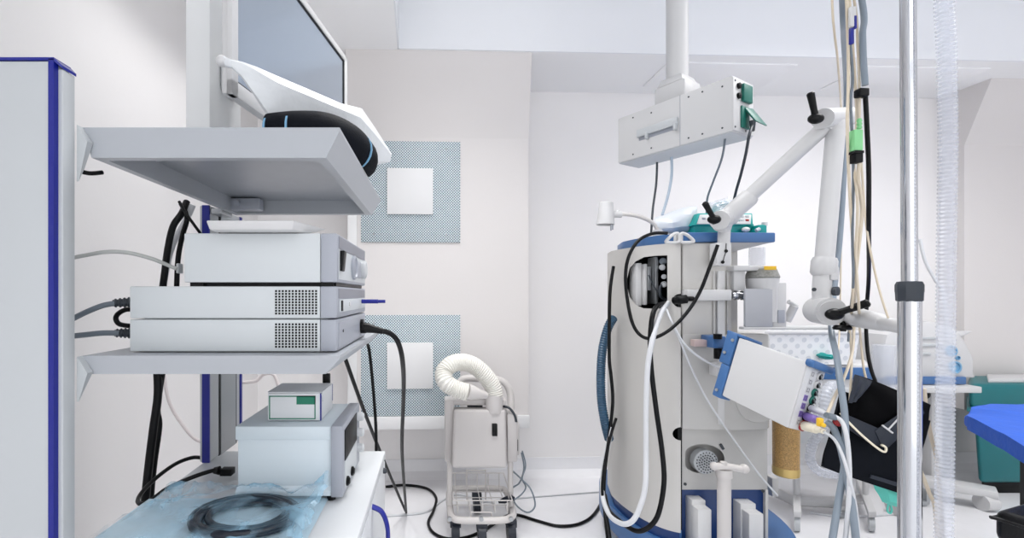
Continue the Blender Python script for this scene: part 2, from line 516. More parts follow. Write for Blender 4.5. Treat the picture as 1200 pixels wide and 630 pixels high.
# ------------------------------------------------------------------ devices on the shelf
def vent(bm, x0, x1, z0, z1, y, nx, nz, w, mi):
    for i in range(nx):
        for j in range(nz):
            cx = x0 + (x1 - x0) * (i + .5) / nx; cz = z0 + (z1 - z0) * (j + .5) / nz
            box(bm, (cx - w, y - 0.0006, cz - w), (cx + w, y + 0.001, cz + w), mi=mi)


def flat_unit(z0, label, upper):
    x0, x1, d0, d1, z1 = -0.557, -0.179, 0.840, 1.178, z0 + 0.058
    t = thing('video_processor', label, 'medical device', ((x0 + x1) / 2, (d0 + d1) / 2, z0 - 0.002), 'flat processors on the trolley shelf')
    part('housing', M_dev, t, lambda b: (box(b, (x0, d0, z0), (x1 - 0.031, d1, z1), 0.002), box(b, (x0 + 0.02, d0 + 0.012, z0 - 0.002), (x1 - 0.02, d1 - 0.012, z0 + 0.001))))
    part('bezel', M_devdark, t, lambda b: box(b, (x1 - 0.0305, d0 - 0.0005, z0), (x1, d1, z1), 0.0025))
    bm = NB(); vent(bm, -0.293, -0.214, z0 + 0.006, z1 - 0.006, d0, 13, 9, 0.0018, 0); finish(bm, 'vent_holes', M_black, t, smooth=0)
    if upper:
        part('display_strip', M_devstrip, t, lambda b: box(b, (x1 - 0.001, d0 + 0.012, z1 - 0.022), (x1 + 0.0008, d1 - 0.012, z1 - 0.004)))
        part('slot_panel', M_dev, t, lambda b: (box(b, (x1 - 0.001, d0 + 0.02, z0 + 0.010), (x1 + 0.003, d1 - 0.02, z1 - 0.024), 0.001)))
        part('switch', M_black, t, lambda b: box(b, (x1 + 0.002, d0 + 0.022, z0 + 0.012), (x1 + 0.005, d0 + 0.034, z1 - 0.026), 0.001))
        part('button', M_white, t, lambda b: box(b, (x1 + 0.002, d0 + 0.10, z0 + 0.020), (x1 + 0.005, d0 + 0.112, z1 - 0.030), 0.001))
    else:
        part('face_panel', M_devdark, t, lambda b: box(b, (x1 - 0.001, d0 + 0.012, z0 + 0.005), (x1 + 0.0012, d1 - 0.01, z1 - 0.006)))
        part('socket', M_black, t, lambda b: cyl(b, (x1, 1.10, z0 + 0.031), (x1 + 0.008, 1.10, z0 + 0.031), 0.014, n=18))
        part('indicator', M_black, t, lambda b: cyl(b, (x1, 0.89, z0 + 0.034), (x1 + 0.002, 0.89, z0 + 0.034), 0.003, n=10))
    return t


flat_unit(1.0465, 'grey flat processor with vent dots, lower of the pair, black cable plugged in', False)
flat_unit(1.1070, 'grey flat processor with vent dots, upper of the pair, dark blue plug sticking out', True)
t = thing('light_source_unit', 'tall grey box unit with rocker switch, topmost device of the shelf stack', 'medical device', (-0.32, 1.0, 1.165))
x0, x1, d0, d1, z0, z1 = -0.459, -0.179, 0.842, 1.178, 1.1725, 1.262
part('housing', M_dev, t, lambda b: box(b, (x0, d0, z0), (x1 - 0.031, d1, z1), 0.002))
part('bezel', M_devdark, t, lambda b: box(b, (x1 - 0.0305, d0 - 0.0005, z0), (x1, d1, z1), 0.003))
for (xx, yy) in ((-0.44, 0.85), (-0.20, 0.85), (-0.44, 1.16), (-0.20, 1.16)):
    part('foot', M_black, t, lambda b: box(b, (xx - 0.012, yy, 1.165), (xx + 0.012, yy + 0.014, 1.174)))
part('plinth', M_black, t, lambda b: box(b, (-0.435, 0.86, 1.166), (-0.185, 1.16, 1.1735)))  # black slab standing in for the shadow gap under the unit
part('display_strip', M_devstrip, t, lambda b: box(b, (x1 - 0.001, d0 + 0.012, z1 - 0.026), (x1 + 0.001, d1 - 0.012, z1 - 0.004)))
part('face_panel', M_dev, t, lambda b: box(b, (x1 - 0.001, d0 + 0.012, z0 + 0.006), (x1 + 0.0008, d1 - 0.012, z1 - 0.028)))
part('rocker_switch', M_black, t, lambda b: hexa(b, [(x1, d0 + 0.02, z0 + 0.022), (x1 + 0.005, d0 + 0.02, z0 + 0.022), (x1 + 0.005, d0 + 0.045, z0 + 0.022), (x1, d0 + 0.045, z0 + 0.022),
                                                  (x1, d0 + 0.02, z0 + 0.060), (x1 + 0.009, d0 + 0.02, z0 + 0.060), (x1 + 0.009, d0 + 0.045, z0 + 0.060), (x1, d0 + 0.045, z0 + 0.060)], 0.001))
part('socket', M_devdark, t, lambda b: (lathe(b, [(0.026, 0), (0.026, 0.006), (0.021, 0.008), (0.019, 0.003)], (x1, 1.0, z0 + 0.036), (1, 0, 0)), box(b, (x1, 1.0, z0 + 0.016), (x1 + 0.004, 1.09, z0 + 0.054), 0.002)))
part('dial', M_cartlt, t, lambda b: lathe(b, [(0.022, 0), (0.022, 0.010), (0.018, 0.013)], (x1, 1.115, z0 + 0.038), (1, 0, 0)))
bm = NB(); hexa(bm, [(-0.398, 0.812, 1.2635), (-0.252, 0.812, 1.2635), (-0.236, 0.862, 1.2635), (-0.398, 0.90, 1.2635), (-0.402, 0.806, 1.280), (-0.248, 0.806, 1.280), (-0.215, 0.92, 1.280), (-0.402, 0.92, 1.280)], 0.003)
tag(finish(bm, 'keyboard_tray', M_white), 'flat white slab overhanging the tall grey unit under the upper shelf', 'keyboard')
bm = NB(); cyl(bm, (-0.174, 1.09, 1.134), (-0.135, 1.09, 1.134), 0.005, n=14); cyl(bm, (-0.136, 1.09, 1.134), (-0.118, 1.09, 1.134), 0.004, n=14)
o = finish(bm, 'blue_plug', M_blue); tag(o, 'thin dark blue plug pointing out of the upper flat processor', 'plug')

# lower device on the cabinet
t = thing('control_unit', 'blue-grey boxy unit with dark display on the trolley cabinet', 'medical device', (-0.33, 1.16, ZC))
x0, x1, d0, d1, z0, z1 = -0.456, -0.209, 1.05, 1.27, 0.692, 0.850
part('housing', M_devblue, t, lambda b: (box(b, (x0 + 0.005, d0 + 0.003, z0 + 0.02), (x1 - 0.028, d1, z1 - 0.03), 0.002), box(b, (x0 + 0.001, d0 - 0.003, z0), (x1 - 0.028, d1, z0 + 0.012), 0.002)))
part('plinth_chamfer', M_devblue, t, lambda b: hexa(b, [(x0 + 0.001, d0 - 0.003, z0 + 0.010), (x1 - 0.028, d0 - 0.003, z0 + 0.010), (x1 - 0.028, d1, z0 + 0.010), (x0 + 0.001, d1, z0 + 0.010),
                                                    (x0 + 0.005, d0 + 0.003, z0 + 0.022), (x1 - 0.028, d0 + 0.003, z0 + 0.022), (x1 - 0.028, d1, z0 + 0.022), (x0 + 0.005, d1, z0 + 0.022)]))
part('lid', M_devblue, t, lambda b: box(b, (x0, d0, z1 - 0.032), (x1 - 0.028, d1, z1), 0.003))
part('bezel', M_devdark, t, lambda b: box(b, (x1 - 0.028, d0 - 0.006, z0 - 0.002), (x1, d1 + 0.002, z1 + 0.002), 0.003))
part('display', M_black, t, lambda b: box(b, (x1 - 0.001, d0 + 0.012, z0 + 0.075), (x1 + 0.002, d1 - 0.05, z1 - 0.012), 0.001))
part('key_panel', M_dev, t, lambda b: box(b, (x1 - 0.001, d0 + 0.012, z0 + 0.012), (x1 + 0.002, d1 - 0.05, z0 + 0.072), 0.001))
for k in range(3):
    part('knob', M_cartlt, t, lambda b: lathe(b, [(0.012, 0), (0.011, 0.014), (0.008, 0.017)], (x1, d1 - 0.026, z0 + 0.045 + k * 0.042), (1, 0, 0), n=18))
for yy in (d0 + 0.03, d0 + 0.09):
    part('socket', M_black, t, lambda b: lathe(b, [(0.011, 0), (0.011, 0.006), (0.006, 0.010)], (x1, yy, z0 + 0.022), (1, 0, 0), n=16))
for (xx, yy) in ((x0 + 0.03, d0 + 0.02), (x1 - 0.03, d0 + 0.01), (x0 + 0.03, d1 - 0.03), (x1 - 0.03, d1 - 0.03)):
    part('foot', M_black, t, lambda b: cyl(b, (xx, yy, ZC + .0006), (xx, yy, z0 + 0.001), 0.010, n=14))
# carton
t = thing('small_carton', 'small white carton with green printed panel on the blue-grey unit', 'box', (-0.334, 1.15, 0.852))
x0, x1, d0, d1, z0, z1 = -0.396, -0.270, 1.09, 1.212, 0.8525, 0.9165
part('carton_body', M_card, t, lambda b: box(b, (x0, d0, z0), (x1, d1, z1), 0.001))
part('print', M_gprint, t, lambda b: (box(b, (x0 + 0.003, d0 - 0.0006, z0 + 0.003), (x1 - 0.013, d0, z0 + 0.0055)), box(b, (x0 + 0.003, d0 - 0.0006, z1 - 0.008), (x1 - 0.013, d0, z1 - 0.0055)),
                                       box(b, (x0 + 0.003, d0 - 0.0006, z0 + 0.003), (x0 + 0.0055, d0, z1 - 0.0055)), box(b, (x1 - 0.0155, d0 - 0.0006, z0 + 0.003), (x1 - 0.013, d0, z1 - 0.0055)),
                                       box(b, (x1 - 0.058, d0 - 0.0006, z1 - 0.026), (x1 - 0.013, d0, z1 - 0.0055))))
part('edge_stripe', M_blue, t, lambda b: (box(b, (x1 - 0.0025, d0 - 0.0006, z0), (x1 + 0.0006, d0 + 0.004, z1)), box(b, (x1 - 0.001, d1 - 0.003, z0 + 0.02), (x1 + 0.0006, d1 + 0.0006, z1))))
part('flap', M_card, t, lambda b: (hexa(b, [(x0, d0 + 0.002, z1 + 0.0005), (x1, d0 + 0.002, z1 + 0.0005), (x1, d1 - 0.02, z1 + 0.001), (x0, d1 - 0.02, z1 + 0.001), (x0, d0 - 0.002, z1 + 0.004), (x1 + 0.002, d0 - 0.002, z1 + 0.004), (x1, d1 - 0.02, z1 + 0.005), (x0, d1 - 0.02, z1 + 0.005)]),
                                      hexa(b, [(x1 + 0.0005, d0 + 0.012, z1 - 0.022), (x1 + 0.0005, d0 + 0.05, z1 - 0.005), (x1 + 0.0005, d1, z1 - 0.001), (x1 + 0.0005, d0, z1 - 0.001), (x1 + 0.003, d0 + 0.012, z1 - 0.022), (x1 + 0.003, d0 + 0.05, z1 - 0.005), (x1 + 0.003, d1, z1 + 0.003), (x1 + 0.003, d0, z1 + 0.003)])))
part('tab', M_black, t, lambda b: box(b, (x1 - 0.022, d1 - 0.02, z1 + 0.002), (x1 - 0.004, d1 - 0.004, z1 + 0.028), 0.002))

# ------------------------------------------------------------------ monitor
t = thing('flat_monitor', 'large flat monitor in a white frame above the trolley upper shelf', 'monitor', (-0.38, 1.33, 1.59))
P0 = Vector((-0.447, 1.0, 0)); ud = Vector((0.1763, 1, 0)).normalized(); nd = Vector((ud.y, -ud.x, 0))
W, zb, zt = 0.69, 1.585, 2.01


def mq(u0, u1, za, zb_, n0, n1): return [P0 + ud * u + nd * n + Vector((0, 0, z)) for z in (za, zb_) for (u, n) in ((u0, n0), (u0, n1), (u1, n1), (u1, n0))]


part('back_shell', M_white, t, lambda b: hexa(b, mq(0.004, W - 0.004, zb + 0.004, zt - 0.004, -0.022, -0.006), 0.004))
part('screen', M_screen, t, lambda b: hexa(b, mq(0.022, W - 0.022, zb + 0.034, zt - 0.02, -0.008, 0.002)))
fr = NB()
for u0, u1, a_, b_ in ((0, W, zb, zb + 0.034), (0, W, zt - 0.02, zt), (0, 0.022, zb, zt), (W - 0.022, W, zb, zt)):
    hexa(fr, mq(u0, u1, a_, b_, -0.007, 0.008), 0.002)
finish(fr, 'frame', M_white, t)
gs = NB()
for u0, u1, a_, b_ in ((0.02, W - 0.02, zt - 0.026, zt - 0.0195), (W - 0.030, W - 0.0215, zb + 0.03, zt - 0.02), (0.02, W - 0.02, zb + 0.0335, zb + 0.038)):
    hexa(gs, mq(u0, u1, a_, b_, 0.000, 0.0045))
finish(gs, 'gasket', M_black, t)
part('mount_arm', M_cartlt, t, lambda b: obox(b, (-0.54, 1.40, 1.80), (0.09, 0, 0), (0, 0.05, 0), (0, 0, 0.05), 0.006))

# ------------------------------------------------------------------ white bag and black roll on the upper shelf
bm = NB()
rows = [((262, 66, .93), (264, 78, .93), .010), ((271, 70, .94), (272, 80, .94), .008), ((285, 73, .95), (284, 92, .95), .014), ((300, 78, .97), (300, 116, .97), .022),
        ((330, 91, 1.01), (322, 150, 1.02), .034), ((365, 106, 1.07), (352, 165, 1.09), .04), ((400, 121, 1.13), (390, 178, 1.15), .04), ((424, 127, 1.19), (413, 194, 1.20), .034), ((441, 152, 1.24), (437, 194, 1.24), .022), ((459, 180, 1.30), (457, 190, 1.30), .006)]
rings = []
nr = 12
for i_, (u_, l_, th) in enumerate(rows):
    U, L = at(*u_), at(*l_); c = (U + L) / 2; h = (U - L) / 2
    ring = []
    for k in range(nr):
        a_ = 2 * PI * k / nr
        cr = math.cos(a_); sr = math.sin(a_)
        fold = 1.0 + 0.22 * (1 if (k in (2, 9)) else (-1 if k in (3, 8, 4) else 0)) * min(1, th / .02)
        p = c + h * cr + Vector((0.25, -0.97, 0)) * th * sr * fold
        ring.append(bm.verts.new(p))
    rings.append(ring)
for R0, R1 in zip(rings, rings[1:]):
    for k in range(nr): bm.faces.new((R0[k], R0[(k + 1) % nr], R1[(k + 1) % nr], R1[k]))
bm.faces.new(rings[0]); bm.faces.new(rings[-1][::-1])
WB = thing('wrapped_white_bag', 'long white plastic bag with a knobbed neck lying across the upper shelf', 'plastic bag', (-0.25, 1.15, 1.441))
finish(bm, 'bag_body', M_filmw, WB, smooth=22)
bm = NB(); ball(bm, at(260, 71.5, .93), 0.0115); finish(bm, 'knob', M_white, WB)
bm = NB()
Pb = spline([(-0.355, 1.00, 1.487), (-0.30, 0.995, 1.490), (-0.245, 1.0, 1.490), (-0.208, 1.03, 1.486), (-0.188, 1.08, 1.480), (-0.178, 1.16, 1.474)], 8)
n_ = len(Pb)
sweep(bm, Pb, [0.043 * (1.0 if i < n_ - 5 else 1.0 - 0.05 * (i - n_ + 5) ** 1.3) for i in range(n_)], n=20)
for v in bm.verts:
    v.co.z = 1.442 + (v.co.z - 1.442) * 1.12 if v.co.z > 1.442 else 1.442
BR = thing('padded_roll', 'black padded roll with pale trim on the upper shelf under the white bag', 'padded pouch', (-0.25, 1.05, 1.441))
finish(bm, 'roll_body', M_navy, BR, smooth=60)
for i in (1, 7, n_ - 10):
    bm = NB(); d = (Pb[i + 1] - Pb[i]).normalized(); r_ = 0.043 * 1.01
    sweep(bm, [Pb[i] - d * 0.002 + Vector((0, 0, 0.003)), Pb[i] + d * 0.002 + Vector((0, 0, 0.003))], r_ + .003, n=20); o = finish(bm, 'trim_band', M_ltblue, BR); o['label'] = 'pale blue edging'

# ------------------------------------------------------------------ film bag with coiled cable on the cabinet
def film(u, v):
    a0 = Vector((-0.655, 0.86, ZC)); a1 = Vector((-0.628, 1.075, ZC)); b0 = Vector((-0.255, 0.86, ZC)); b1 = Vector((-0.235, 1.045, ZC))
    p = a0.lerp(b0, u).lerp(a1.lerp(b1, u), v)
    e = min(u, 1 - u, v * 1.5 + 0.02, 1 - v)
    rise = min(1, e * 9) ** 0.6
    n = 1 - abs(noise.noise(Vector((u * 5 + v * 2, v * 4 - u, 1.3)))) * 2.2
    n2 = 1 - abs(noise.noise(Vector((u * 13, v * 9 + u * 5, 5.3)))) * 2.2
    inner = math.exp(-((u - 0.66) / .17) ** 4 - ((v - .36) / .36) ** 4)
    p.z += 0.004 + rise * (0.026 + 0.010 * n + 0.005 * n2) * (1 - 0.25 * inner)
    if v > 0.88: p.z += 0.026 * (v - 0.88) / 0.12 * (0.5 + 0.5 * n2)
    if u > 0.88: p.z += 0.055 * (u - 0.88) / 0.12 * v
    p.x += 0.008 * noise.noise(Vector((u * 3, v * 9, 9))); p.y += 0.010 * noise.noise(Vector((u * 9, v * 3, 3)))
    p.z = max(p.z, ZC + 0.004)
    return p


FB = thing('blue_film_pouch', 'crumpled pale blue plastic pouch holding a coiled cable on the cabinet', 'plastic pouch', (-0.45, 0.96, ZC))
bm = NB(); sheet(bm, film, 46, 30); finish(bm, 'upper_film', M_film, FB, smooth=18)
bm = NB(); sheet(bm, lambda u, v: Vector((-0.655 + 0.41 * u, 0.855 + 0.20 * v + 0.004 * math.sin(9 * u), ZC + 0.002 + 0.001 * math.sin(31 * u) * math.sin(17 * v) + 0.001)), 24, 14); o = finish(bm, 'lower_film', mat('blue_film_base', (196, 221, 234), 0.3, var=0.14, scale=18), FB)
bm = NB()
pts = []
for k in range(0, 5 * 24 + 6):
    a_ = 2 * PI * k / 24 + 0.4; w = 1 + 0.05 * math.sin(k * 0.13) + 0.07 * math.sin(k * 0.31)
    rr_ = 1.0 + 0.13 * math.sin(k * 0.083 + 1); pts.append(Vector((-0.388 + 0.094 * w * rr_ * math.cos(a_), 0.948 + 0.072 * w * rr_ * math.sin(a_), ZC + 0.011 + 0.006 * (0.5 + 0.5 * math.sin(k * 0.21)) + 0.0012 * (k / 24))))
sweep(bm, pts, 0.0068, n=9)
tag(finish(bm, 'coiled_cable', mat('navy_cable', (8, 18, 34), 0.3, var=0.15, scale=40), smooth=60), 'dark navy cable coiled into a ring inside the blue pouch', 'cable')

# ------------------------------------------------------------------ trolley cables
cable('black power lead looping beside the thick hanging pair to the blue-grey unit', [at(262, 551, 1.18), at(250, 551, 1.17), at(225, 559, 1.14), at(196, 572, 1.11), at(178, 585, 1.09), at(165, 590, 1.09), at(162, 584, 1.12), at(172, 570, 1.17), at(190, 554, 1.22), at(208, 542, 1.26), at(225, 536, 1.30), at(237, 536, 1.31)], 0.0052)
bm = NB(); cyl(bm, at(251, 551, 1.17), at(257, 551, 1.17), 0.008, 0.011); box(bm, tuple(at(257, 558, 1.165)), tuple(at(276, 546, 1.19)), 0.002)
tag(finish(bm, 'power_plug', M_black), 'black power plug in the side of the blue-grey unit', 'plug')
cable('thick black cable hanging behind the trolley cabinet, straight strand', A((184, 425, 1.25), (185, 462, 1.24), (180, 500, 1.23), (175, 540, 1.22), (170, 590, 1.2), (166, 660, 1.2)), 0.0105)
cable('thick black cable crossing over the straight strand behind the trolley cabinet', A((190, 436, 1.25), (187, 455, 1.27), (184, 480, 1.27), (186, 500, 1.26), (180, 545, 1.25), (176, 590, 1.24), (172, 680, 1.22)), 0.009)
cable('thick black cable curving behind the shelf stack below the upper shelf', A((219, 236, 1.30), (213, 250, 1.28), (203, 265, 1.27), (197, 290, 1.26), (193, 320, 1.25), (190, 350, 1.25), (188, 436, 1.25)), 0.009)
cable('black cable running straight down behind the tall grey unit', A((212, 238, 1.31), (219, 255, 1.32), (214, 275, 1.30), (209, 300, 1.28), (207, 335, 1.27), (205, 420, 1.27)), 0.007)
cable('thin black cable crossing the curved one below the upper shelf', A((210, 236, 1.27), (218, 250, 1.26), (228, 264, 1.26), (236, 275, 1.26)), 0.004)
cable('white cable curving beside the thick black one behind the stack', A((226, 240, 1.33), (216, 262, 1.33), (203, 285, 1.33), (196, 310, 1.33), (191, 345, 1.33), (190, 420, 1.33)), 0.009, M_wcable)
cable('thin light grey cable arching across the gap into the tall grey unit', A((80, 303, .9), (100, 299, .9), (125, 295, .9), (150, 296, .92), (178, 303, .94), (200, 312, .96), (208, 315, .96)), 0.004, mat('lightgrey_cable', (190, 192, 190), 0.4))
bm = NB(); box(bm, tuple(at(206, 320, .96)), tuple(at(215, 309, .98)), 0.002); tag(finish(bm, 'cable_plug', M_cartlt), 'small pale plug behind the tall grey unit', 'plug')


def strain_plug(p0, p1, label):
    p0, p1 = Vector(p0), Vector(p1); bm = NB(); n = 25
    sweep(bm, [p0.lerp(p1, i / (n - 1)) for i in range(n)], [(0.0085 + 0.003 * i / n) * (1.0 if (i // 3) % 2 else 0.78) for i in range(n)], n=14)
    return tag(finish(bm, 'strain_relief_plug', M_dgrey), label, 'plug')


cable('dark grey cable bending down left from the upper flat processor', A((80, 376, .9), (100, 366, .9), (120, 358, .91), (136, 355, .92)), 0.0055, M_gcable)
strain_plug(at(132, 355, .92), at(153, 354, .935), 'ridged grey plug on the back of the upper flat processor')
cable('dark grey cable running level left from the lower flat processor', A((80, 394, .9), (100, 392, .9), (120, 390, .91), (140, 390, .92)), 0.0055, M_gcable)
strain_plug(at(134, 390, .92), at(153, 390, .935), 'ridged grey plug on the back of the lower flat processor')
cable('short black loop behind the two flat processors', A((156, 362, .95), (146, 363, .95), (138, 368, .95), (136, 374, .95), (141, 380, .95), (156, 382, .95)), 0.005)
cable('short black cable end at the near upright below the upper shelf', A((92, 200, .83), (105, 203, .84), (120, 202, .86)), 0.004)
bm = NB(); sweep(bm, [at(419, 384, 1.10), at(428, 384, 1.10), at(431, 384, 1.10), at(440, 386, 1.10), at(449, 388, 1.10)], [0.013, 0.013, 0.012, 0.0085, 0.007], n=16)
tag(finish(bm, 'black_connector', M_black), 'black connector plugged into the lower flat processor', 'plug')
cable('black cable drooping from the lower flat processor to the floor', A((446, 387, 1.10), (458, 391, 1.11), (467, 402, 1.13), (472, 425, 1.2), (473, 460, 1.4), (471, 520, 1.7), (473, 560, 2.0), (476, 600, 2.40)), 0.0065)
cable('black cable slanting from the shelf edge down to the floor', A((400, 405, 1.38), (406, 424, 1.42), (430, 490, 1.65), (455, 552, 2.0), (475, 598, 2.42)), 0.0065)
cable('thin black cable hanging straight down past the lower grille', A((426, 398, 1.37), (432, 407, 1.42), (436, 440, 1.44), (440, 490, 1.45), (441, 527, 1.45), (441, 590, 1.45)), 0.005)
cable('pale cable hanging in a loop on the left wall behind the trolley', A((192, 440, 1.7), (198, 470, 1.7), (212, 495, 1.7), (232, 516, 1.7), (262, 520, 1.75)), 0.006, mat('pinkwhite_cable', (222, 214, 214), 0.5))
cable('pale cable coil behind the far upright under the shelf', A((283, 448, 1.9), (300, 446, 1.9), (310, 438, 1.9), (322, 440, 1.9), (328, 462, 1.9)), 0.007, mat('pinkwhite_cable', (222, 214, 214), 0.5))

# ================================================================== warming unit on its wire stand
t = thing('hose_warmer', 'cream air warming unit with ribbed white hose on a wheeled wire stand', 'medical device', (0.21, 2.22, 0))
D = 2.2
body = NB()
# back plate with handle slot: built from bars
X = lambda px: xp(px, 2.24)
Zb = lambda py: zp(py, 2.24)
box(body, (X(521), 2.20, Zb(538)), (X(532), 2.29, Zb(466)), 0.008); box(body, (X(593), 2.20, Zb(538)), (X(605), 2.29, Zb(482)), 0.008)
box(body, (X(523), 2.206, Zb(473)), (X(592), 2.285, Zb(466.4)), 0.006); box(body, (X(524), 2.22, Zb(538)), (X(602), 2.29, Zb(479)), 0.006)
finish(body, 'back_housing', M_warm, t)
hs = NB()
hexa(hs, [(xp(530, 2.13), 2.13, zp(548, 2.13)), (xp(594, 2.13), 2.13, zp(548, 2.13)), (xp(595, 2.24), 2.24, zp(545, 2.24)), (xp(529, 2.24), 2.24, zp(545, 2.24)),
          (xp(532, 2.16), 2.16, zp(480, 2.16)), (xp(592, 2.16), 2.16, zp(480, 2.16)), (xp(593, 2.24), 2.24, zp(477, 2.24)), (xp(531, 2.24), 2.24, zp(477, 2.24))], 0.012, 3)
finish(hs, 'front_housing', M_warm, t)
part('power_switch', M_black, t, lambda b: box(b, tuple(at(577, 511, 2.135)), tuple(Vector(at(583, 497, 2.135)) + Vector((0, 0.03, 0))), 0.002))
c = at(579, 482, 2.19)
part('hose_port', M_warm, t, lambda b: lathe(b, [(0.041, 0), (0.042, 0.075), (0.040, 0.083), (0.034, 0.083)], (c.x, 2.19, c.z)))
part('side_box', M_warm, t, lambda b: box(b, (X(601), 2.22, Zb(532)), (X(608), 2.30, Zb(494)), 0.006))
part('latch', M_black, t, lambda b: box(b, (X(604), 2.212, Zb(526)), (X(606), 2.225, Zb(513)), 0.001))
part('slot_mechanism', M_dgrey, t, lambda b: box(b, (X(548), 2.26, Zb(478)), (X(566), 2.28, Zb(474)), 0.001))
part('rear_handle', M_ivory, t, lambda b: sweep(b, spline([at(535, 470, 2.36), at(540, 446, 2.36), at(560, 443, 2.36), at(580, 444, 2.36), at(592, 449, 2.36), at(598, 462, 2.36), at(599, 485, 2.34)], 8), 0.018, n=14))
hp = resample(spline([at(580, 465, 2.19), at(577, 452, 2.19), at(567, 438, 2.18), at(555, 428, 2.17), at(541, 424, 2.15), at(528, 427, 2.12), at(520, 436, 2.10), at(522, 447, 2.07), at(531, 454, 2.07), at(542, 458, 2.07), at(549, 459.5, 2.07)], 14), 0.0052)
part('ribbed_hose', M_hosew, t, lambda b: sweep(b, hp, [0.0385 * (1.0 + 0.06 * math.cos(i * PI / 1.0)) for i in range(len(hp))], n=22), smooth=20)
part('nozzle', M_ivory, t, lambda b: sweep(b, [at(547, 458, 2.07), at(553, 459.5, 2.08), at(560, 461, 2.09), at(570, 463, 2.11)], [0.035, 0.033, 0.024, 0.015], n=20))
part('power_inlet', M_dgrey, t, lambda b: sweep(b, spline(A((590, 476, 2.22), (597, 478, 2.2), (603, 486, 2.2), (605, 494, 2.2)), 6), 0.006))
for px in (527, 598):
    part('stand_leg', M_ivory, t, lambda b: sweep(b, [at(px, 537, 2.25), at(px + 0.3, 612, 2.23)], 0.0135, n=14))
bl = [Vector((x_, y_, 0.115)) for x_, y_ in ((0.072, 2.22), (0.085, 2.135), (0.14, 2.115), (0.29, 2.115), (0.345, 2.135), (0.372, 2.20), (0.372, 2.42), (0.33, 2.46), (0.12, 2.46), (0.075, 2.42))]
part('base_frame', M_ivory, t, lambda b: sweep(b, spline(bl, 6, True), 0.016, n=12, closed=True))
wb = NB()
for xx in [0.105 + 0.058 * i for i in range(5)]:
    sweep(wb, [(xx, 2.43, 0.30 if 1 < i_ else 0.2) if False else (xx, 2.43, 0.21), (xx, 2.43, 0.135), (xx, 2.15, 0.135), (xx, 2.15, 0.19)], 0.0026, n=6)
for (yy, zz) in ((2.43, 0.21), (2.15, 0.19), (2.22, 0.137), (2.30, 0.137), (2.37, 0.137)):
    sweep(wb, [(0.085, yy, zz), (0.36, yy, zz)], 0.0026, n=6)
for xx in (0.085, 0.36):
    sweep(wb, [(xx, 2.15, 0.19), (xx, 2.43, 0.21)], 0.003, n=6)
finish(wb, 'wire_basket', M_ivory, t)
part('wire_bail', M_ivory, t, lambda b: (sweep(b, spline(A((547, 585, 2.38), (547, 553, 2.38), (549, 551, 2.38), (567, 551, 2.38), (569, 553, 2.38), (569, 585, 2.38)), 4), 0.0035, n=8), sweep(b, spline(A((552, 612, 2.13), (552, 601, 2.13), (554, 600, 2.13), (574, 600, 2.13), (576, 602, 2.13), (576, 610, 2.13)), 4), 0.003, n=8)))
for (xx, yy) in ((0.095, 2.16), (0.215, 2.125), (0.355, 2.16), (0.22, 2.44)):
    cs = part('castor', M_castor, t, lambda b: (cyl(b, (xx - 0.018, yy, 0.045), (xx + 0.018, yy, 0.045), 0.045, n=22), box(b, (xx - 0.025, yy - 0.02, 0.065), (xx + 0.025, yy + 0.02, 0.104), 0.004)))
for k, px in enumerate((527, 564, 599)):
    part('bolt', M_alu, t, lambda b: cyl(b, (xp(px, 2.1), 2.108, 0.128), (xp(px, 2.1), 2.095, 0.128), 0.010, n=12))

# cables around the warmer
cable('grey cord hanging in loops at the right of the hose warmer', A((611, 530, 2.28), (614, 548, 2.28), (609, 565, 2.28), (600, 573, 2.28), (604, 590, 2.25), (618, 600, 2.2), (627, 592, 2.2), (622, 573, 2.22), (610, 560, 2.25), (599, 550, 2.27)), 0.004, M_gcable)
cable('thin grey cord crossing beside the warmer leg', A((612, 528, 2.29), (616, 545, 2.28), (612, 560, 2.26), (616, 570, 2.24), (612, 578, 2.2), (603, 585, 2.16)), 0.0035, M_gcable)
bm = NB(); sweep(bm, [at(584, 588, 2.2), at(591, 586, 2.2), at(596, 584, 2.2)], [0.006, 0.014, 0.015], n=12); cyl(bm, at(598, 583, 2.2), at(603, 584, 2.2), 0.016, 0.008)
tag(finish(bm, 'cord_plug', M_castor), 'dark plug lying in the wire stand of the warmer', 'plug')
fl = lambda *t_: [onz(x_, y_, r_) for (x_, y_, r_) in t_]
cable('black cable snaking over the floor past the warmer to the big machine', fl((452, 570, .008), (475, 568, .008), (500, 572, .008), (511, 583, .008), (508, 598, .008), (502, 612, .008), (508, 624, .008), (525, 631, .008), (548, 629, .008), (570, 619, .008), (590, 606, .008), (606, 603, .008), (630, 610, .008), (655, 616, .008), (680, 613, .008), (697, 601, .008), (708, 580, .008), (712, 560, .008)), 0.0075)
cable('white cable on the floor curving under the hose warmer', fl((440, 604, .006), (470, 603, .006), (500, 599, .006), (518, 586, .006), (535, 579, .006), (553, 582, .006), (580, 589, .006)), 0.0055, M_wcable)
cable('thin pale cable lying on the floor between the warmer and the machine', fl((560, 589, .004), (590, 585, .004), (640, 581, .004), (690, 577, .004), (720, 575, .004)), 0.004, mat('floor_cord', (186, 188, 192), 0.4))

# ================================================================== the big machine
MX = thing('support_machine', 'large beige life support machine with blue top plate and blue base', 'medical machine', (1.05, 2.0, 0))
t = MX
Dm = 1.75
# plan curve of the rounded side
ex, ey, ec, ed = 0.16, 0.335, 0.955, 2.08


def shell(off=0.0, inset=0.0, n=22):
    a0 = math.asin((0.932 - ec) / ex)
    P = []
    for i in range(n + 1):
        a_ = a0 + (-PI / 2 - a0) * i / n
        P.append((ec + (ex + off) * math.sin(a_), ed - (ey + off) * math.cos(a_)))
    return P


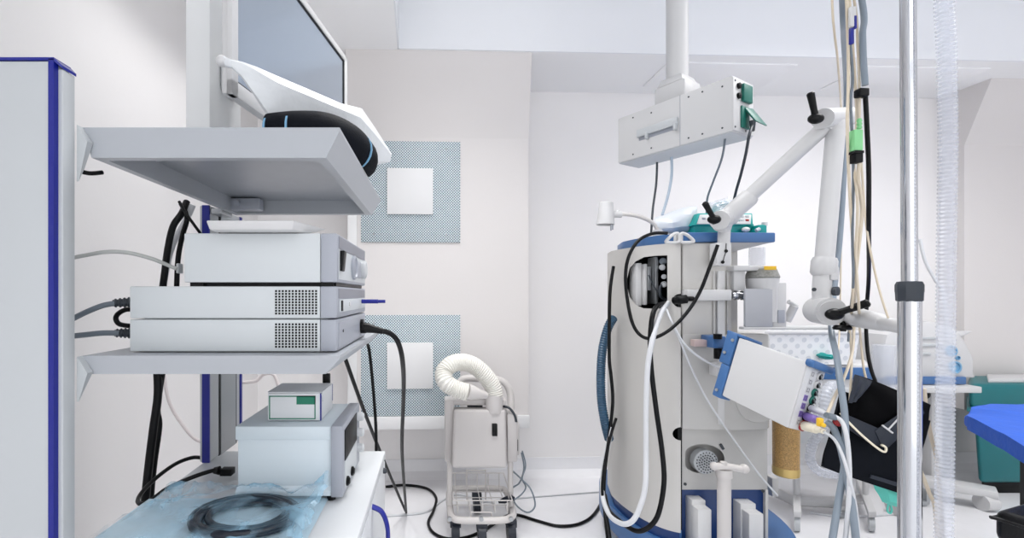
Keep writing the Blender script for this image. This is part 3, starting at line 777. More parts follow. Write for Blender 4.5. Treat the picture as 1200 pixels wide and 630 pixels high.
out = shell(); inn = shell(-0.014)
poly = out + [(0.822, 2.2), (0.905, 2.36), (0.92, 2.36), (0.838, 2.2)] + inn[::-1]
bm = NB(); prism(bm, poly, 0.246, 1.346)
cover = finish(bm, 'side_cover', M_mach, t)


def outline_cut(pix, d0, d1):
    bm = NB(); a_ = [bm.verts.new(at(x, y, d0)) for x, y in pix]; b_ = [bm.verts.new(at(x, y, d1)) for x, y in pix]; n = len(pix)
    bm.faces.new(a_); bm.faces.new(b_[::-1])
    for i in range(n): bm.faces.new((a_[(i + 1) % n], a_[i], b_[i], b_[(i + 1) % n]))
    return bm


win = [(782, 299), (782, 361), (768, 361.5), (754, 361), (745, 357), (738, 348), (735, 335), (735, 326), (738, 314), (745, 306), (755, 301), (768, 299.5)]
hole1 = [(797 + 9 * math.cos(k * PI / 8), 352 + 8 * math.sin(k * PI / 8)) for k in range(16)]
hole2 = [(799 + 11 * math.cos(k * PI / 8), 508 + 8 * math.sin(k * PI / 8)) for k in range(16)]
cut(cover, [outline_cut(win, 1.5, 2.06), outline_cut(hole1, 1.6, 1.9), outline_cut(hole2, 1.6, 1.9)])
# inner carcass just behind the cover, open where the window is
bm = NB(); box(bm, (0.885, 1.82, 0.255), (0.945, 2.15, 0.98)); box(bm, (0.845, 2.0, 0.98), (1.0, 2.12, 1.34)); finish(bm, 'inner_carcass', M_dgrey, t)
part('bay_darkener', M_black, t, lambda b: (box(b, (0.815, 1.985, 1.06), (1.0, 1.998, 1.33)), box(b, (0.975, 1.78, 1.06), (0.985, 1.99, 1.33)), box(b, (0.888, 1.81, 1.05), (0.98, 1.99, 1.06))))  # black sheets that keep the inside of the bay dark
bay = (('board', M_white, 745.5, 752, 308, 358, 1.90), ('board', M_white, 755, 758.5, 309, 357, 1.88), ('board', M_alu, 759, 763, 312, 340, 1.90), ('board', M_alu, 768, 771.5, 301, 356, 1.87))
for nm, mm, xa, xb, ya, yb, d in bay:
    part(nm, mm, t, lambda b: box(b, tuple(at(xa, yb, d)), tuple(at(xb, ya, d) + Vector((0, 0.07, 0))), 0.002))
for (px, py, r_) in ((777, 306, .014), (776, 313, .012), (778, 324, .010), (778, 333, .012)):
    part('connector', M_alu if py > 310 else M_gcable, t, lambda b: (cyl(b, at(px, py, 1.90), at(px, py, 1.85), r_, n=14), cyl(b, at(px, py, 1.85), at(px, py, 1.835), r_ * 0.6, n=12)))
part('loom', M_dgrey, t, lambda b: (sweep(b, spline(A((781, 330, 1.86), (774, 336, 1.84), (774, 346, 1.84), (781, 352, 1.85)), 6), 0.006), sweep(b, spline(A((760, 322, 1.86), (768, 338, 1.85), (780, 352, 1.84)), 6), 0.003)))
L0 = [p for p in shell(-0.016) if p[1] > 1.95]; L1 = [p for p in shell(-0.020) if p[1] > 1.95]
part('bay_darkener', M_black, t, lambda b: prism(b, L0 + L1[::-1], 1.05, 1.335))  # black sheet added to shade the cover's bright inner face
# slot and front column
part('seam_strip', M_black, t, lambda b: box(b, (0.928, 1.762, 0.25), (0.944, 2.0, 1.346)))
fp = NB()
box(fp, (0.940, Dm, 0.98), (1.128, 2.33, 1.347), 0.006, 3); box(fp, (1.10, 1.84, 0.98), (1.21, 2.33, 1.347), 0.006)
finish(fp, 'front_column', M_mach, t)
lo = NB()
pl = [(0.940, 2.33), (0.940, Dm), (1.0, Dm - 0.006), (1.10, Dm - 0.012), (1.2, Dm - 0.010), (1.262, Dm - 0.002), (1.28, Dm + 0.016), (1.28, 2.33)]
prism(lo, pl, 0.640, 1.0, 0.004)
body2 = finish(lo, 'front_body', M_mach2, t)
# shallow dished circle low on the body
bm = NB(); lathe(bm, [(0.088, 0), (0.084, 0.010), (0.07, 0.0105)], at(887, 468, Dm - 0.004), (0, -1, 0), n=36); finish(bm, 'round_boss', M_mach2, t)
lp = NB(); box(lp, (0.943, 1.775, 0.398), (1.281, 2.33, 0.642), 0.003); lower = finish(lp, 'lower_panel', M_mach2, t)
oval = [(822 + 27 * math.cos(k * PI / 12) * (1 if math.cos(k * PI / 12) > 0 else 0.85), 537 + 17 * math.sin(k * PI / 12)) for k in range(24)]
cut(lower, [outline_cut([(x if x > 803 else 803, y) for x, y in oval], 1.70, 1.83)])
bm = NB(); cc = at(822, 538, 1.80)
lathe(bm, [(0.046, 0), (0.046, 0.03), (0.040, 0.036), (0.036, 0.034)], cc, (0, -1, 0), n=32)
cap = finish(bm, 'vent_cap', M_cart, t); cap['label'] = 'round pale perforated cap'
bm = NB()
for rr, nn in ((0.0, 1), (0.010, 6), (0.019, 12), (0.028, 18), (0.0385, 20)):
    for k in range(nn):
        a_ = 2 * PI * k / nn + rr * 50; p = cc + Vector((rr * math.cos(a_), -0.0365 if rr < 0.03 else -0.0365, rr * math.sin(a_)))
        cyl(bm, p, p + Vector((0, 0.006, 0)), 0.0026, n=8)
finish(bm, 'cap_holes', M_dgrey, cap)
for (px, py) in ((803, 567), (894, 575)):
    part('screw', M_dgrey, t, lambda b: cyl(b, at(px, py, 1.776), at(px, py, 1.770), 0.0055, n=12))
part('key_latch', M_dgrey, t, lambda b: obox(b, at(846, 523, 1.772), (0.004, 0, 0.002), (0, 0.004, 0), (-0.006, 0, 0.010), 0.001))
part('base_panel', M_mblue, t, lambda b: box(b, (0.935, 1.785, 0.10), (1.275, 2.33, 0.40), 0.003))
part('side_flange', M_mach2, t, lambda b: box(b, (1.270, 1.772, 0.10), (1.281, 1.80, 0.40), 0.001))
part('corner_strip', M_mblue2, t, lambda b: box(b, (0.930, 1.765, 0.20), (0.945, 1.80, 0.43), 0.001))
el = [(1.135 + 0.345 * math.cos(2 * PI * k / 64), 2.1 + 0.5 * math.sin(2 * PI * k / 64)) for k in range(64)]
bm = NB(); prism(bm, el, 0.095, 0.2, 0.02, seg=4); finish(bm, 'base_skirt', M_mblue2, t)
part('plinth', M_mblue, t, lambda b: prism(b, shell(-0.012) + [(0.84, 2.2), (0.92, 2.34), (1.26, 2.34), (1.26, 1.82), (0.94, 1.80)], 0.19, 0.25))
for k in range(4):
    a_ = PI / 4 + k * PI / 2; xx, yy = 1.12 + 0.22 * math.cos(a_), 2.1 + 0.33 * math.sin(a_)
    part('castor', M_castor, t, lambda b: (cyl(b, (xx - 0.016, yy, 0.045), (xx + 0.016, yy, 0.045), 0.045, n=20), box(b, (xx - 0.024, yy - 0.02, 0.06), (xx + 0.024, yy + 0.02, 0.10), 0.003)))
# top plate
sh = shell(-0.045)
tp = [(1.292, 2.36), (1.292, 1.752), (0.955, 1.742)] + [p for p in sh if p[0] < 0.93] + [(0.87, 2.2), (0.95, 2.36)]
bm = NB(); prism(bm, tp, 1.349, 1.386, 0.004); finish(bm, 'top_plate', M_mblue2, t)
part('plate_underside', M_white, t, lambda b: hexa(b, [(1.13, 1.79, 1.325), (1.17, 1.82, 1.318), (1.17, 2.2, 1.318), (1.13, 2.2, 1.325), (1.13, 1.765, 1.349), (1.285, 1.765, 1.349), (1.285, 2.3, 1.349), (1.13, 2.3, 1.349)]))
for sgn, pts in ((-1, ((795, 274), (789, 274.5), (781, 282), (783, 284), (795, 283))), (1, ((798, 274), (804, 274.5), (812, 281), (811, 283.5), (798, 283)))):
    part('cable_hook', M_white, t, lambda b: sweep(b, spline([at(x, y, 1.725) for x, y in pts], 5, True), 0.006, n=10, closed=True))
part('hook_mount', M_white, t, lambda b: box(b, tuple(at(792, 284, 1.735)), tuple(at(801, 273, 1.735) + Vector((0, 0.02, 0))), 0.004))
# rails and bars on the front
part('vertical_rail', M_white, t, lambda b: (box(b, (1.066, 1.738, 0.66), (1.094, 1.752, 1.24), 0.003)))
part('rail_edge', M_mach2, t, lambda b: (box(b, (1.052, 1.742, 0.66), (1.060, 1.752, 1.24), 0.002), box(b, (1.104, 1.742, 0.66), (1.110, 1.752, 1.24), 0.002)))
cb = part('cross_bar', M_white, t, lambda b: box(b, tuple(at(806, 352, 1.71)), tuple(at(858, 339, 1.71) + Vector((0, 0.045, 0))), 0.004))
part('chrome_knob', M_chrome, cb, lambda b: (cyl(b, at(857, 346, 1.73), at(873, 346, 1.73), 0.014), cyl(b, at(861, 346, 1.73), at(864, 346, 1.73), 0.018), cyl(b, at(869, 346, 1.73), at(873, 346, 1.73), 0.018)))
part('black_grip', M_black, t, lambda b: sweep(b, spline(A((790, 352, 1.735), (798, 351, 1.71), (806, 350, 1.70), (812, 350, 1.705)), 6), [0.014] * 4 + [0.016] * 8 + [0.009] * 7, n=12))
ps = part('post', M_ivory, t, lambda b: (cyl(b, (xp(848.5, 1.68), 1.68, 0.10), (xp(848.5, 1.68), 1.68, zp(557, 1.68)), 0.0225), cyl(b, (xp(848.5, 1.68), 1.68, zp(558, 1.68)), (xp(848.5, 1.68), 1.68, zp(549, 1.68)), 0.027)))
part('tee_handle', M_ivory, ps, lambda b: (sweep(b, spline(A((836, 546, 1.68), (845, 546, 1.67), (856, 547, 1.67), (868, 549, 1.67), (874, 549, 1.67)), 6), 0.0125, n=14), ball(b, at(837, 546, 1.68), 0.015), ball(b, at(872, 549, 1.67), 0.017), cyl(b, at(848, 545, 1.67), at(848, 541, 1.67), 0.012)))
for xa, xb, yt, d in ((811, 827, 586, 1.74), (818, 834, 597, 1.70), (868, 886, 590, 1.74), (878, 895, 602, 1.70)):
    part('white_channel', M_white, t, lambda b: box(b, (xp(xa, d), d, 0.15), (xp(xb, d), d + 0.05, zp(yt, d)), 0.003))
# filter canister on the right of the column
fc = part('canister_frame', M_white, t, lambda b: (box(b, tuple(at(860, 340, 1.73)), tuple(at(874, 312, 1.73) + Vector((0, .06, 0))), 0.004), box(b, tuple(at(860, 317, 1.71)), tuple(at(896, 311, 1.71) + Vector((0, .05, 0))), 0.003)))
part('ribbed_cap', mat('ribbed_cap', (140, 140, 136), 0.5, var=0.6, scale=120), t, lambda b: lathe(b, [(0.054, 0), (0.056, 0.004), (0.047, 0.030), (0.044, 0.036)], (xp(893, 1.74), 1.74, zp(326, 1.74)), n=36))
part('collar', M_white, t, lambda b: lathe(b, [(0.050, -0.12), (0.050, 0), (0.054, 0.036), (0.053, 0.042)], (xp(893, 1.74), 1.74, zp(339, 1.74)), n=32))
part('warning_label', M_yellow, t, lambda b: box(b, tuple(at(896, 316, 1.68)), tuple(at(910, 311.5, 1.68) + Vector((0, .004, 0))), 0.001))
part('canister_front', mat('canister_grey', (176, 178, 184), 0.4, var=0.03), t, lambda b: box(b, tuple(at(873.5, 383, 1.69)), tuple(at(906, 338, 1.69) + Vector((0, .012, 0))), 0.003))
part('canister_side', M_white, t, lambda b: (box(b, tuple(at(906, 384, 1.70)), tuple(at(922, 331, 1.70) + Vector((0, .03, 0))), 0.004), box(b, tuple(at(872, 386, 1.69)), tuple(at(922, 383, 1.69) + Vector((0, .03, 0))), 0.002)))
part('catch', M_devdark, t, lambda b: box(b, tuple(at(912, 378, 1.695)), tuple(at(920, 363, 1.695) + Vector((0, .006, 0))), 0.002))
part('spout', M_white, t, lambda b: (sweep(b, spline(A((922, 376, 1.74), (927, 366, 1.73), (931, 358, 1.72)), 5), 0.014, n=12), cyl(b, at(924, 353, 1.72), at(934, 359, 1.72), 0.008)))
part('glass_tube', M_clear, t, lambda b: cyl(b, at(887, 311, 1.85), at(887, 290, 1.85), 0.028, n=24))
ab = part('absorber_jar', M_gold, t, lambda b: lathe(b, [(0.044, 0), (0.045, 0.14), (0.045, 0.27)], (xp(921, 1.83), 1.83, zp(548, 1.83)), n=32))
part('jar_ring', M_brass, ab, lambda b: lathe(b, [(0.041, -0.028), (0.045, -0.024), (0.046, -0.004), (0.045, 0.006)], (xp(921, 1.83), 1.83, zp(548, 1.83)), n=32))
part('jar_mount', M_mach2, t, lambda b: box(b, (1.26, 1.80, 0.72), (1.42, 1.90, 0.78), 0.005))
part('wheel_bracket', M_mach2, t, lambda b: box(b, tuple(at(905, 582, 2.0)), tuple(at(913, 560, 2.0) + Vector((0, .05, 0))), 0.004))

# clamp for module
CL = part('clamp', M_mblue2, t, lambda b: (box(b, tuple(at(836, 408, 1.66)), tuple(at(851, 394, 1.66) + Vector((0, .08, 0))), 0.004)))
part('clamp_pad', M_pink, t, lambda b: box(b, tuple(at(814, 406, 1.70)), tuple(at(834, 398, 1.70) + Vector((0, .03, 0))), 0.002))
part('clamp_screw', M_black, t, lambda b: (cyl(b, at(843, 420, 1.67), at(843, 408, 1.67), 0.018), cyl(b, at(841, 397, 1.65), at(841, 391, 1.65), 0.014)))

# ------------------------------------------------------------------ monitoring module
TL = at(866, 395, 1.50); Lx = Vector((0.077, -0.18, -0.054)); Dn = Vector((-0.056, 0, -0.189)); Wn = Lx.cross(Dn).normalized()
MM = thing('monitoring_module', 'white tilted module box with blue end caps and plug sockets beside the machine', 'medical device', TL + Lx * .5 + Dn)
th = 0.112


def mb(l0, l1, d0, d1, w0, w1, bm, bev=0.0, mi=0):
    P = [TL + Lx * l + Dn * d + Wn * w for d in (d1, d0) for (l, w) in ((l0, w0), (l1, w0), (l1, w1), (l0, w1))]
    hexa(bm, P, bev, 2, mi)


part('case', M_white, MM, lambda b: mb(0.0, 1.0, 0, 1, 0, th, b, 0.004))
part('end_plate', mat('pale_face', (216, 217, 219), 0.45, var=0.02), MM, lambda b: mb(1.0, 1.012, 0.04, 0.99, 0.004, th - 0.004, b, 0.0015))
part('blue_cap', M_mblue2, MM, lambda b: (mb(0.97, 1.10, -0.06, 0.055, -0.004, th + 0.008, b, 0.008)))
part('blue_back', M_mblue2, MM, lambda b: (mb(-0.20, -0.02, -0.05, 0.50, -0.003, th * 0.9, b, 0.004), mb(-0.15, -0.005, 0.50, 1.06, -0.003, th * 0.5, b, 0.004), mb(-0.21, 0.10, -0.055, -0.005, -0.002, th * 0.9, b, 0.003)))
part('screw', M_alu, MM, lambda b: [cyl(b, TL + Lx * l + Dn * d + Wn * -0.003, TL + Lx * l + Dn * d + Wn * -0.007, 0.005, n=12) for l, d in ((-0.07, 0.08), (-0.09, 0.95), (-0.14, 0.32))])


def mp(d, w, off): return TL + Lx * (1.012 + off) + Dn * d + Wn * w


Ln = Lx.normalized()
for i, (d, mm) in enumerate(((0.14, M_white), (0.27, M_white), (0.39, M_green), (0.51, M_green))):
    part('socket', [mm, M_black, M_alu], MM, lambda b: (lathe(b, [(0.0125, 0), (0.0125, 0.004), (0.0105, 0.006)], mp(d, 0.075, 0), Ln, n=20), lathe(b, [(0.0085, 0), (0.0085, 0.0075)], mp(d, 0.075, 0), Ln, n=18, mi=1),
                                                        sweep(b, [mp(d - .03, 0.068, 0.045), mp(d + .03, 0.082, 0.045)], 0.0022, n=6, mi=2)))
for i in range(7):
    d = 0.14 + 0.122 * i
    mm = M_white if i < 3 or i == 6 else M_purple
    part('icon_plate', [mm, M_dgrey], MM, lambda b: (mb(1.012, 1.018, d - .045, d + .045, 0.030, 0.050, b), mb(1.0181, 1.0195, d - .028, d - .022, 0.034, 0.046, b, mi=1), mb(1.0181, 1.0195, d + .022, d + .028, 0.034, 0.046, b, mi=1), mb(1.0181, 1.0195, d - .028, d + .028, 0.034, 0.0355, b, mi=1), mb(1.0181, 1.0195, d - .028, d + .028, 0.0445, 0.046, b, mi=1)))


def plug(label, d, w, tip, r, m, m2=None):
    p = mp(d, w, 0.02); tip = Vector(tip); bm = NB()
    Q = [p, p.lerp(tip, .3), p.lerp(tip, .65), p.lerp(tip, .7), tip]
    sweep(bm, Q, [r * 1.1, r * 1.1, r, r * .7, r * .55], n=16)
    if m2: lathe(bm, [(r * 1.35, 0), (r * 1.35, 0.006)], p - Ln * .001, Ln, n=18, mi=1)
    return tag(finish(bm, 'module_plug', [m, m2 or m]), label, 'plug', 'plugs in the module sockets')


p1 = at(962, 492 - 6, 1.27); plug('purple plug in the white module end face', 0.76, 0.062, at(962, 493, 1.27), 0.011, M_purple, M_black)
plug('cream plug with red collar at the foot of the module face', 0.90, 0.060, at(965, 505, 1.26), 0.0125, M_cream, M_red)
plug('white grey tipped plug above the purple one in the module face', 0.62, 0.070, at(972, 486, 1.27), 0.009, M_wcable, M_black)
bm = NB(); box(bm, tuple(at(960, 500, 1.255)), tuple(at(966, 490, 1.255) + Vector((0, .012, 0))), 0.003); ball(bm, at(965, 498, 1.25), 0.006)
tag(finish(bm, 'yellow_clip', M_yellow), 'small yellow clip among the module plugs', 'clip')
bm = NB(); cyl(bm, at(968, 486, 1.26), at(979, 489, 1.26), 0.008); tag(finish(bm, 'grey_coupling', M_gcable), 'grey cylindrical coupling right of the yellow clip', 'connector')
bm = NB(); lathe(bm, [(0.010, 0), (0.012, 0.008), (0.008, 0.014)], at(979, 494, 1.27), (0.3, -1, 0.2), n=16); tag(finish(bm, 'red_cap', M_red), 'small red cap behind the module plugs', 'cap')

# ------------------------------------------------------------------ items on the machine top
ZT = 1.3865
t = thing('infusion_pump', 'teal and white infusion pump on the blue machine top', 'medical device', (1.2, 1.86, ZT))
part('pump_base', M_teal, t, lambda b: box(b, (xp(813, 1.84), 1.84, ZT), (xp(884, 1.84), 1.98, zp(262, 1.84)), 0.004))
part('pump_shell', M_teal, t, lambda b: hexa(b, [(xp(812, 1.83), 1.83, zp(264, 1.83)), (xp(883, 1.83), 1.83, zp(264, 1.83)), (xp(883, 1.83), 1.98, zp(264, 1.83)), (xp(812, 1.83), 1.98, zp(264, 1.83)),
                                                  (xp(818, 1.85), 1.85, zp(249.5, 1.85)), (xp(882, 1.85), 1.85, zp(249.5, 1.85)), (xp(882, 1.85), 1.98, zp(249.5, 1.85)), (xp(818, 1.85), 1.98, zp(249.5, 1.85))], 0.004))
part('face_plate', M_white, t, lambda b: hexa(b, [(xp(817, 1.825), 1.826, zp(262.5, 1.83)), (xp(880, 1.825), 1.826, zp(262.5, 1.83)), (xp(880, 1.83), 1.836, zp(262.5, 1.83)), (xp(817, 1.83), 1.836, zp(262.5, 1.83)),
                                                  (xp(820, 1.845), 1.842, zp(251.5, 1.845)), (xp(880, 1.845), 1.842, zp(251.5, 1.845)), (xp(880, 1.85), 1.852, zp(251.5, 1.85)), (xp(820, 1.85), 1.852, zp(251.5, 1.85))], 0.001))
for i, (px, py, mm) in enumerate(((865, 253.5, M_cart), (870, 253.5, M_cart), (876, 253.5, M_cart), (865, 258, M_teal), (870, 258, M_cart), (876, 258, M_red), (825, 256, M_devdark), (832, 256, M_devdark))):
    part('button', mm, t, lambda b: box(b, tuple(at(px - 2, py + 1.4, 1.827 + (261 - py) * .0012)), tuple(at(px + 2, py - 1.4, 1.827 + (261 - py) * .0012) + Vector((0, .008, 0))), 0.001))
part('white_cap', M_white, t, lambda b: ball(b, at(874, 269, 1.82), 0.012, sc=(1.3, 1, .9)))
t2 = thing('pump_clamp', 'small teal clamp beside the pump at the right end of the blue top', 'clamp', (1.33, 1.86, ZT))
part('clamp_body', M_teal, t2, lambda b: (box(b, (xp(889, 1.80), 1.80, ZT), (xp(899, 1.80), 1.86, zp(263, 1.80)), 0.004), box(b, (xp(887, 1.80), 1.80, ZT), (xp(891, 1.80), 1.85, zp(268, 1.80)), 0.003)))
part('clamp_screw', M_white, t2, lambda b: (cyl(b, (xp(896, 1.81), 1.81, zp(264, 1.8)), (xp(896, 1.81), 1.81, zp(260, 1.8)), 0.010), cyl(b, at(886, 270, 1.80), at(890, 268, 1.80), 0.007)))
# clear pouch of tubing
bm = NB()
def pouch(u, v):
    a_ = at(828, 262, 1.93).lerp(at(862, 262, 1.93), u); b_ = at(829, 238, 1.93).lerp(at(856, 231, 1.93), u)
    p = a_.lerp(b_, v); e = min(u, 1 - u, v, 1 - v); p.y += -0.03 * min(1, e * 5) + 0.012 * noise.noise(Vector((u * 5, v * 5, 2))); return p
sheet(bm, pouch, 16, 14, 0.002)
TP = thing('tubing_pouch', 'clear pouch of teal tubing standing behind the infusion pump', 'plastic pouch', at(845, 262, 1.93)); finish(bm, 'pouch_film', M_clear, TP)
bm = NB()
for k in range(5):
    sweep(bm, spline(A((831 + k, 258 - k * 3, 1.945), (838, 252 - k * 3.2, 1.945), (846, 248 - k * 2.8, 1.945), (854, 246 - k * 2.6, 1.945)), 5), 0.0035, n=7)
finish(bm, 'tubing', mat('pale_teal', (150, 200, 200), 0.4), TP)
# white plastic bag
bm = NB()
rws = [(768, 255, 268, .02), (776, 252, 274, .05), (788, 247, 274, .07), (800, 243, 274, .07), (809, 241, 274, .06), (816, 241, 270, .03)]
rr = []
for px, yt, yb, w in rws:
    Pq = []
    for k in range(14):
        a_ = 2 * PI * k / 14; yy = (yt + yb) / 2 - (yb - yt) / 2 * math.sin(a_)
        p = at(px, yy, 1.92 + w * math.cos(a_)); p.z = max(p.z, ZT + 0.001); p += Vector((0, 0.012, 0.006)) * noise.noise(p * 40); p.z = max(p.z, ZT + 0.001); Pq.append(bm.verts.new(p))
    rr.append(Pq)
for R0, R1 in zip(rr, rr[1:]):
    for k in range(14): bm.faces.new((R0[k], R0[(k + 1) % 14], R1[(k + 1) % 14], R1[k]))
bm.faces.new(rr[0]); bm.faces.new(rr[-1][::-1])
tag(finish(bm, 'white_plastic_bag', mat('thin_white_film', (232, 237, 244), 0.3, var=0.03, alpha=0.8), smooth=30), 'crumpled translucent bag between the lamp and the infusion pump', 'plastic bag')
# gooseneck lamp
GL = thing('gooseneck_lamp', 'small white gooseneck lamp with cup shaped head leaning off the machine top', 'lamp', (xp(772, 1.9), 1.9, ZT))
part('lamp_base', M_white, GL, lambda b: cyl(b, (xp(772, 1.9), 1.9, ZT), (xp(772, 1.9), 1.9, ZT + 0.03), 0.022))
part('neck', M_ivory, GL, lambda b: sweep(b, spline([Vector((xp(772, 1.9), 1.9, ZT + .02)), at(767, 263, 1.9), at(758, 257, 1.9), at(745, 252.5, 1.9), at(732, 251, 1.9), at(722, 251, 1.9)], 8), 0.008, n=12))
part('swivel', M_white, GL, lambda b: (cyl(b, at(728, 251, 1.9), at(718, 251, 1.9), 0.014), ball(b, at(724, 249, 1.9), 0.012)))
part('lamp_head', M_white, GL, lambda b: lathe(b, [(0.024, 0), (0.027, -0.003), (0.036, -0.092), (0.033, -0.092), (0.024, -0.01)], at(710.5, 237, 1.9), (0.04, 0, 1)))
part('switch_pin', M_devdark, GL, lambda b: (cyl(b, at(716, 263, 1.88), at(716, 270, 1.88), 0.003, n=8), cyl(b, at(718, 262, 1.9), at(718, 269, 1.9), 0.003, n=8)))

# ------------------------------------------------------------------ articulated arm
AR = thing('articulated_arm', 'white articulated support arm with black clamp levers reaching up from the machine', 'support arm', at(849, 310, 1.70))
part('clamp_block', M_white, AR, lambda b: (box(b, tuple(at(839.5, 311, 1.69)), tuple(at(857, 284, 1.69) + Vector((0, .045, 0))), 0.004)))
part('clamp_gap', M_black, AR, lambda b: (cyl(b, at(851, 294, 1.69), at(851, 294, 1.684), 0.006, n=12), cyl(b, at(847, 307, 1.69), at(847, 307, 1.684), 0.006, n=12), sweep(b, A((851, 285, 1.688), (851, 294, 1.688), (847, 307, 1.688)), 0.0012, n=6)))
part('stem', M_white, AR, lambda b: cyl(b, at(848, 288, 1.71), at(849, 262, 1.71), 0.0205))
el = part('elbow', M_white, AR, lambda b: (sweep(b, spline(A((846, 267, 1.71), (849, 258, 1.69), (857, 249, 1.68), (864, 243, 1.67)), 6), 0.030, n=20), cyl(b, at(843, 258, 1.66), at(856, 253, 1.73), 0.034)))
def lever(p, q, parent, r=0.010):
    p, q = Vector(p), Vector(q)
    part('lever', M_black, parent, lambda b: (cyl(b, p + (q - p).normalized() * -0.012, p + (q - p) * .1, r * 1.3), ball(b, p, r * 1.6, sc=(1.5, 1, 1)), sweep(b, [p, p.lerp(q, .3), p.lerp(q, .95), q], [r * 1.1, r * .85, r * 1.05, r * .6], n=14)))
lever(at(837, 257, 1.64), at(825.5, 237, 1.62), el)
part('tube', M_white, AR, lambda b: (sweep(b, A((864, 243, 1.67), (968, 147, 1.5)), [0.0245, 0.0235], n=24)))
part('collar', M_white, AR, lambda b: (sweep(b, A((856, 251, 1.68), (861, 246, 1.675), (878, 231, 1.645), (881, 228, 1.64)), [0.028, 0.032, 0.032, 0.027], n=22)))
j2 = part('elbow', M_white, AR, lambda b: (sweep(b, spline(A((966, 149, 1.5), (975, 141, 1.49), (979, 146, 1.49), (979, 160, 1.49)), 6), 0.0255, n=20), cyl(b, at(964, 139, 1.46), at(994, 137, 1.54), 0.031), cyl(b, at(988, 137, 1.52), at(997, 137, 1.545), 0.027)))
lever(at(956, 139, 1.45), at(949.5, 108, 1.44), j2)
part('tube', M_white, AR, lambda b: sweep(b, A((979, 155, 1.49), (966, 306, 1.45)), [0.0255, 0.0255], n=24))
part('collar', M_white, AR, lambda b: (sweep(b, A((966.5, 302, 1.45), (966, 306, 1.45), (965, 319, 1.45), (965, 322, 1.45)), [0.030, 0.034, 0.034, 0.029], n=24), box(b, tuple(at(974, 328, 1.42)), tuple(at(984, 312, 1.42) + Vector((0, .04, 0))), 0.004)))
j3 = part('elbow', M_white, AR, lambda b: (sweep(b, spline(A((964, 322, 1.45), (963, 340, 1.45), (964, 355, 1.45), (968, 364, 1.44)), 6), [0.0245] * 10 + [0.029] * 9, n=20), cyl(b, at(958, 363, 1.47), at(974, 365, 1.40), 0.042, n=30), cyl(b, at(973, 365, 1.405), at(975, 365.5, 1.395), 0.034, n=30)))
part('hole_cap', M_dgrey, j3, lambda b: (cyl(b, at(977, 341, 1.43), at(982, 341, 1.42), 0.014), cyl(b, at(954, 339, 1.42), at(954, 339, 1.415), 0.006, n=12)))
lever(at(978, 368, 1.36), at(1019, 354, 1.30), j3, 0.011)
part('thumb_knob', M_black, AR, lambda b: (cyl(b, at(988, 376, 1.40), at(988, 388, 1.40), 0.008), lathe(b, [(0.022, 0), (0.024, 0.006), (0.018, 0.014)], at(987, 386, 1.40), n=20)))
part('fore_arm', M_white, AR, lambda b: sweep(b, A((975, 367, 1.42), (996, 370, 1.40), (998, 370.5, 1.40), (1001, 371, 1.39), (1034, 378, 1.26), (1037, 379, 1.25), (1068, 385, 1.12), (1070, 385, 1.11)), [0.018, 0.018, 0.026, 0.030, 0.023, 0.019, 0.017, 0.015], n=24))

# ------------------------------------------------------------------ chrome pole
DP = 1.0
xpole = xp(1066, DP)
PO = thing('chrome_pole', 'shiny chrome telescopic pole with dark collar in the right foreground', 'stand', (xpole, DP, 0))
lpp = part('lower_tube', M_chrome, PO, lambda b: cyl(b, (xpole, DP, 0.06), (xpole, DP, zp(352, DP)), 0.0194, n=40))
part('upper_tube', M_chrome, PO, lambda b: cyl(b, (xpole, DP, zp(356, DP)), (xpole - 0.006, DP, 2.15), 0.0135, n=36))
part('collar', M_dgrey, PO, lambda b: (lathe(b, [(0.0185, -0.003), (0.0222, 0), (0.0230, 0.018), (0.0235, 0.020), (0.0235, 0.034), (0.0205, 0.041), (0.0140, 0.042)], (xpole, DP, zp(352, DP)), n=9)))
part('top_hook', M_chrome, PO, lambda b: (sweep(b, spline([(xpole - 0.006, DP, 2.14), (xpole - 0.03, DP, 2.2), (xpole - 0.09, DP + .05, 2.2), (xpole - 0.10, DP + .05, 2.14)], 8), 0.005), sweep(b, spline([(xpole - 0.006, DP, 2.14), (xpole + 0.02, DP, 2.2), (xpole + 0.07, DP - .03, 2.2), (xpole + 0.085, DP - .04, 2.14)], 8), 0.005)))
for k in range(5):
    a_ = 2 * PI * k / 5 + 0.3; q = Vector((xpole + 0.28 * math.cos(a_), DP + 0.28 * math.sin(a_), 0.075))
    lg = part('base_leg', M_alu, PO, lambda b: sweep(b, [(xpole, DP, 0.10), q], [0.022, 0.014], n=12))
    part('castor', M_castor, lg, lambda b: (cyl(b, q + Vector((-.012, 0, -.045)), q + Vector((.012, 0, -.045)), 0.03, n=18), cyl(b, q + Vector((0, 0, -.03)), q, 0.010)))

# corrugated clear hose hanging at the right
DH = 0.95
hp = resample(spline([Vector((xpole + 0.085, DP - .04, 2.13)), at(1108, -40, DH), at(1109, 60, DH), at(1111, 160, DH), at(1109, 300, DH), at(1108, 420, DH), at(1107, 540, DH), at(1106, 640, DH), at(1105, 800, DH), Vector((xp(1105, DH), DH + .03, 0.06)), Vector((xp(1105, DH) + .05, DH + .12, 0.026))], 10), 0.0042)
bm = NB(); sweep(bm, hp, [0.0140 + (0.0014 if i % 2 else -0.0010) for i in range(len(hp))], n=20)
tag(finish(bm, 'corrugated_hose', M_clear, smooth=20), 'clear corrugated breathing hose hanging straight at the right of the chrome pole', 'hose')

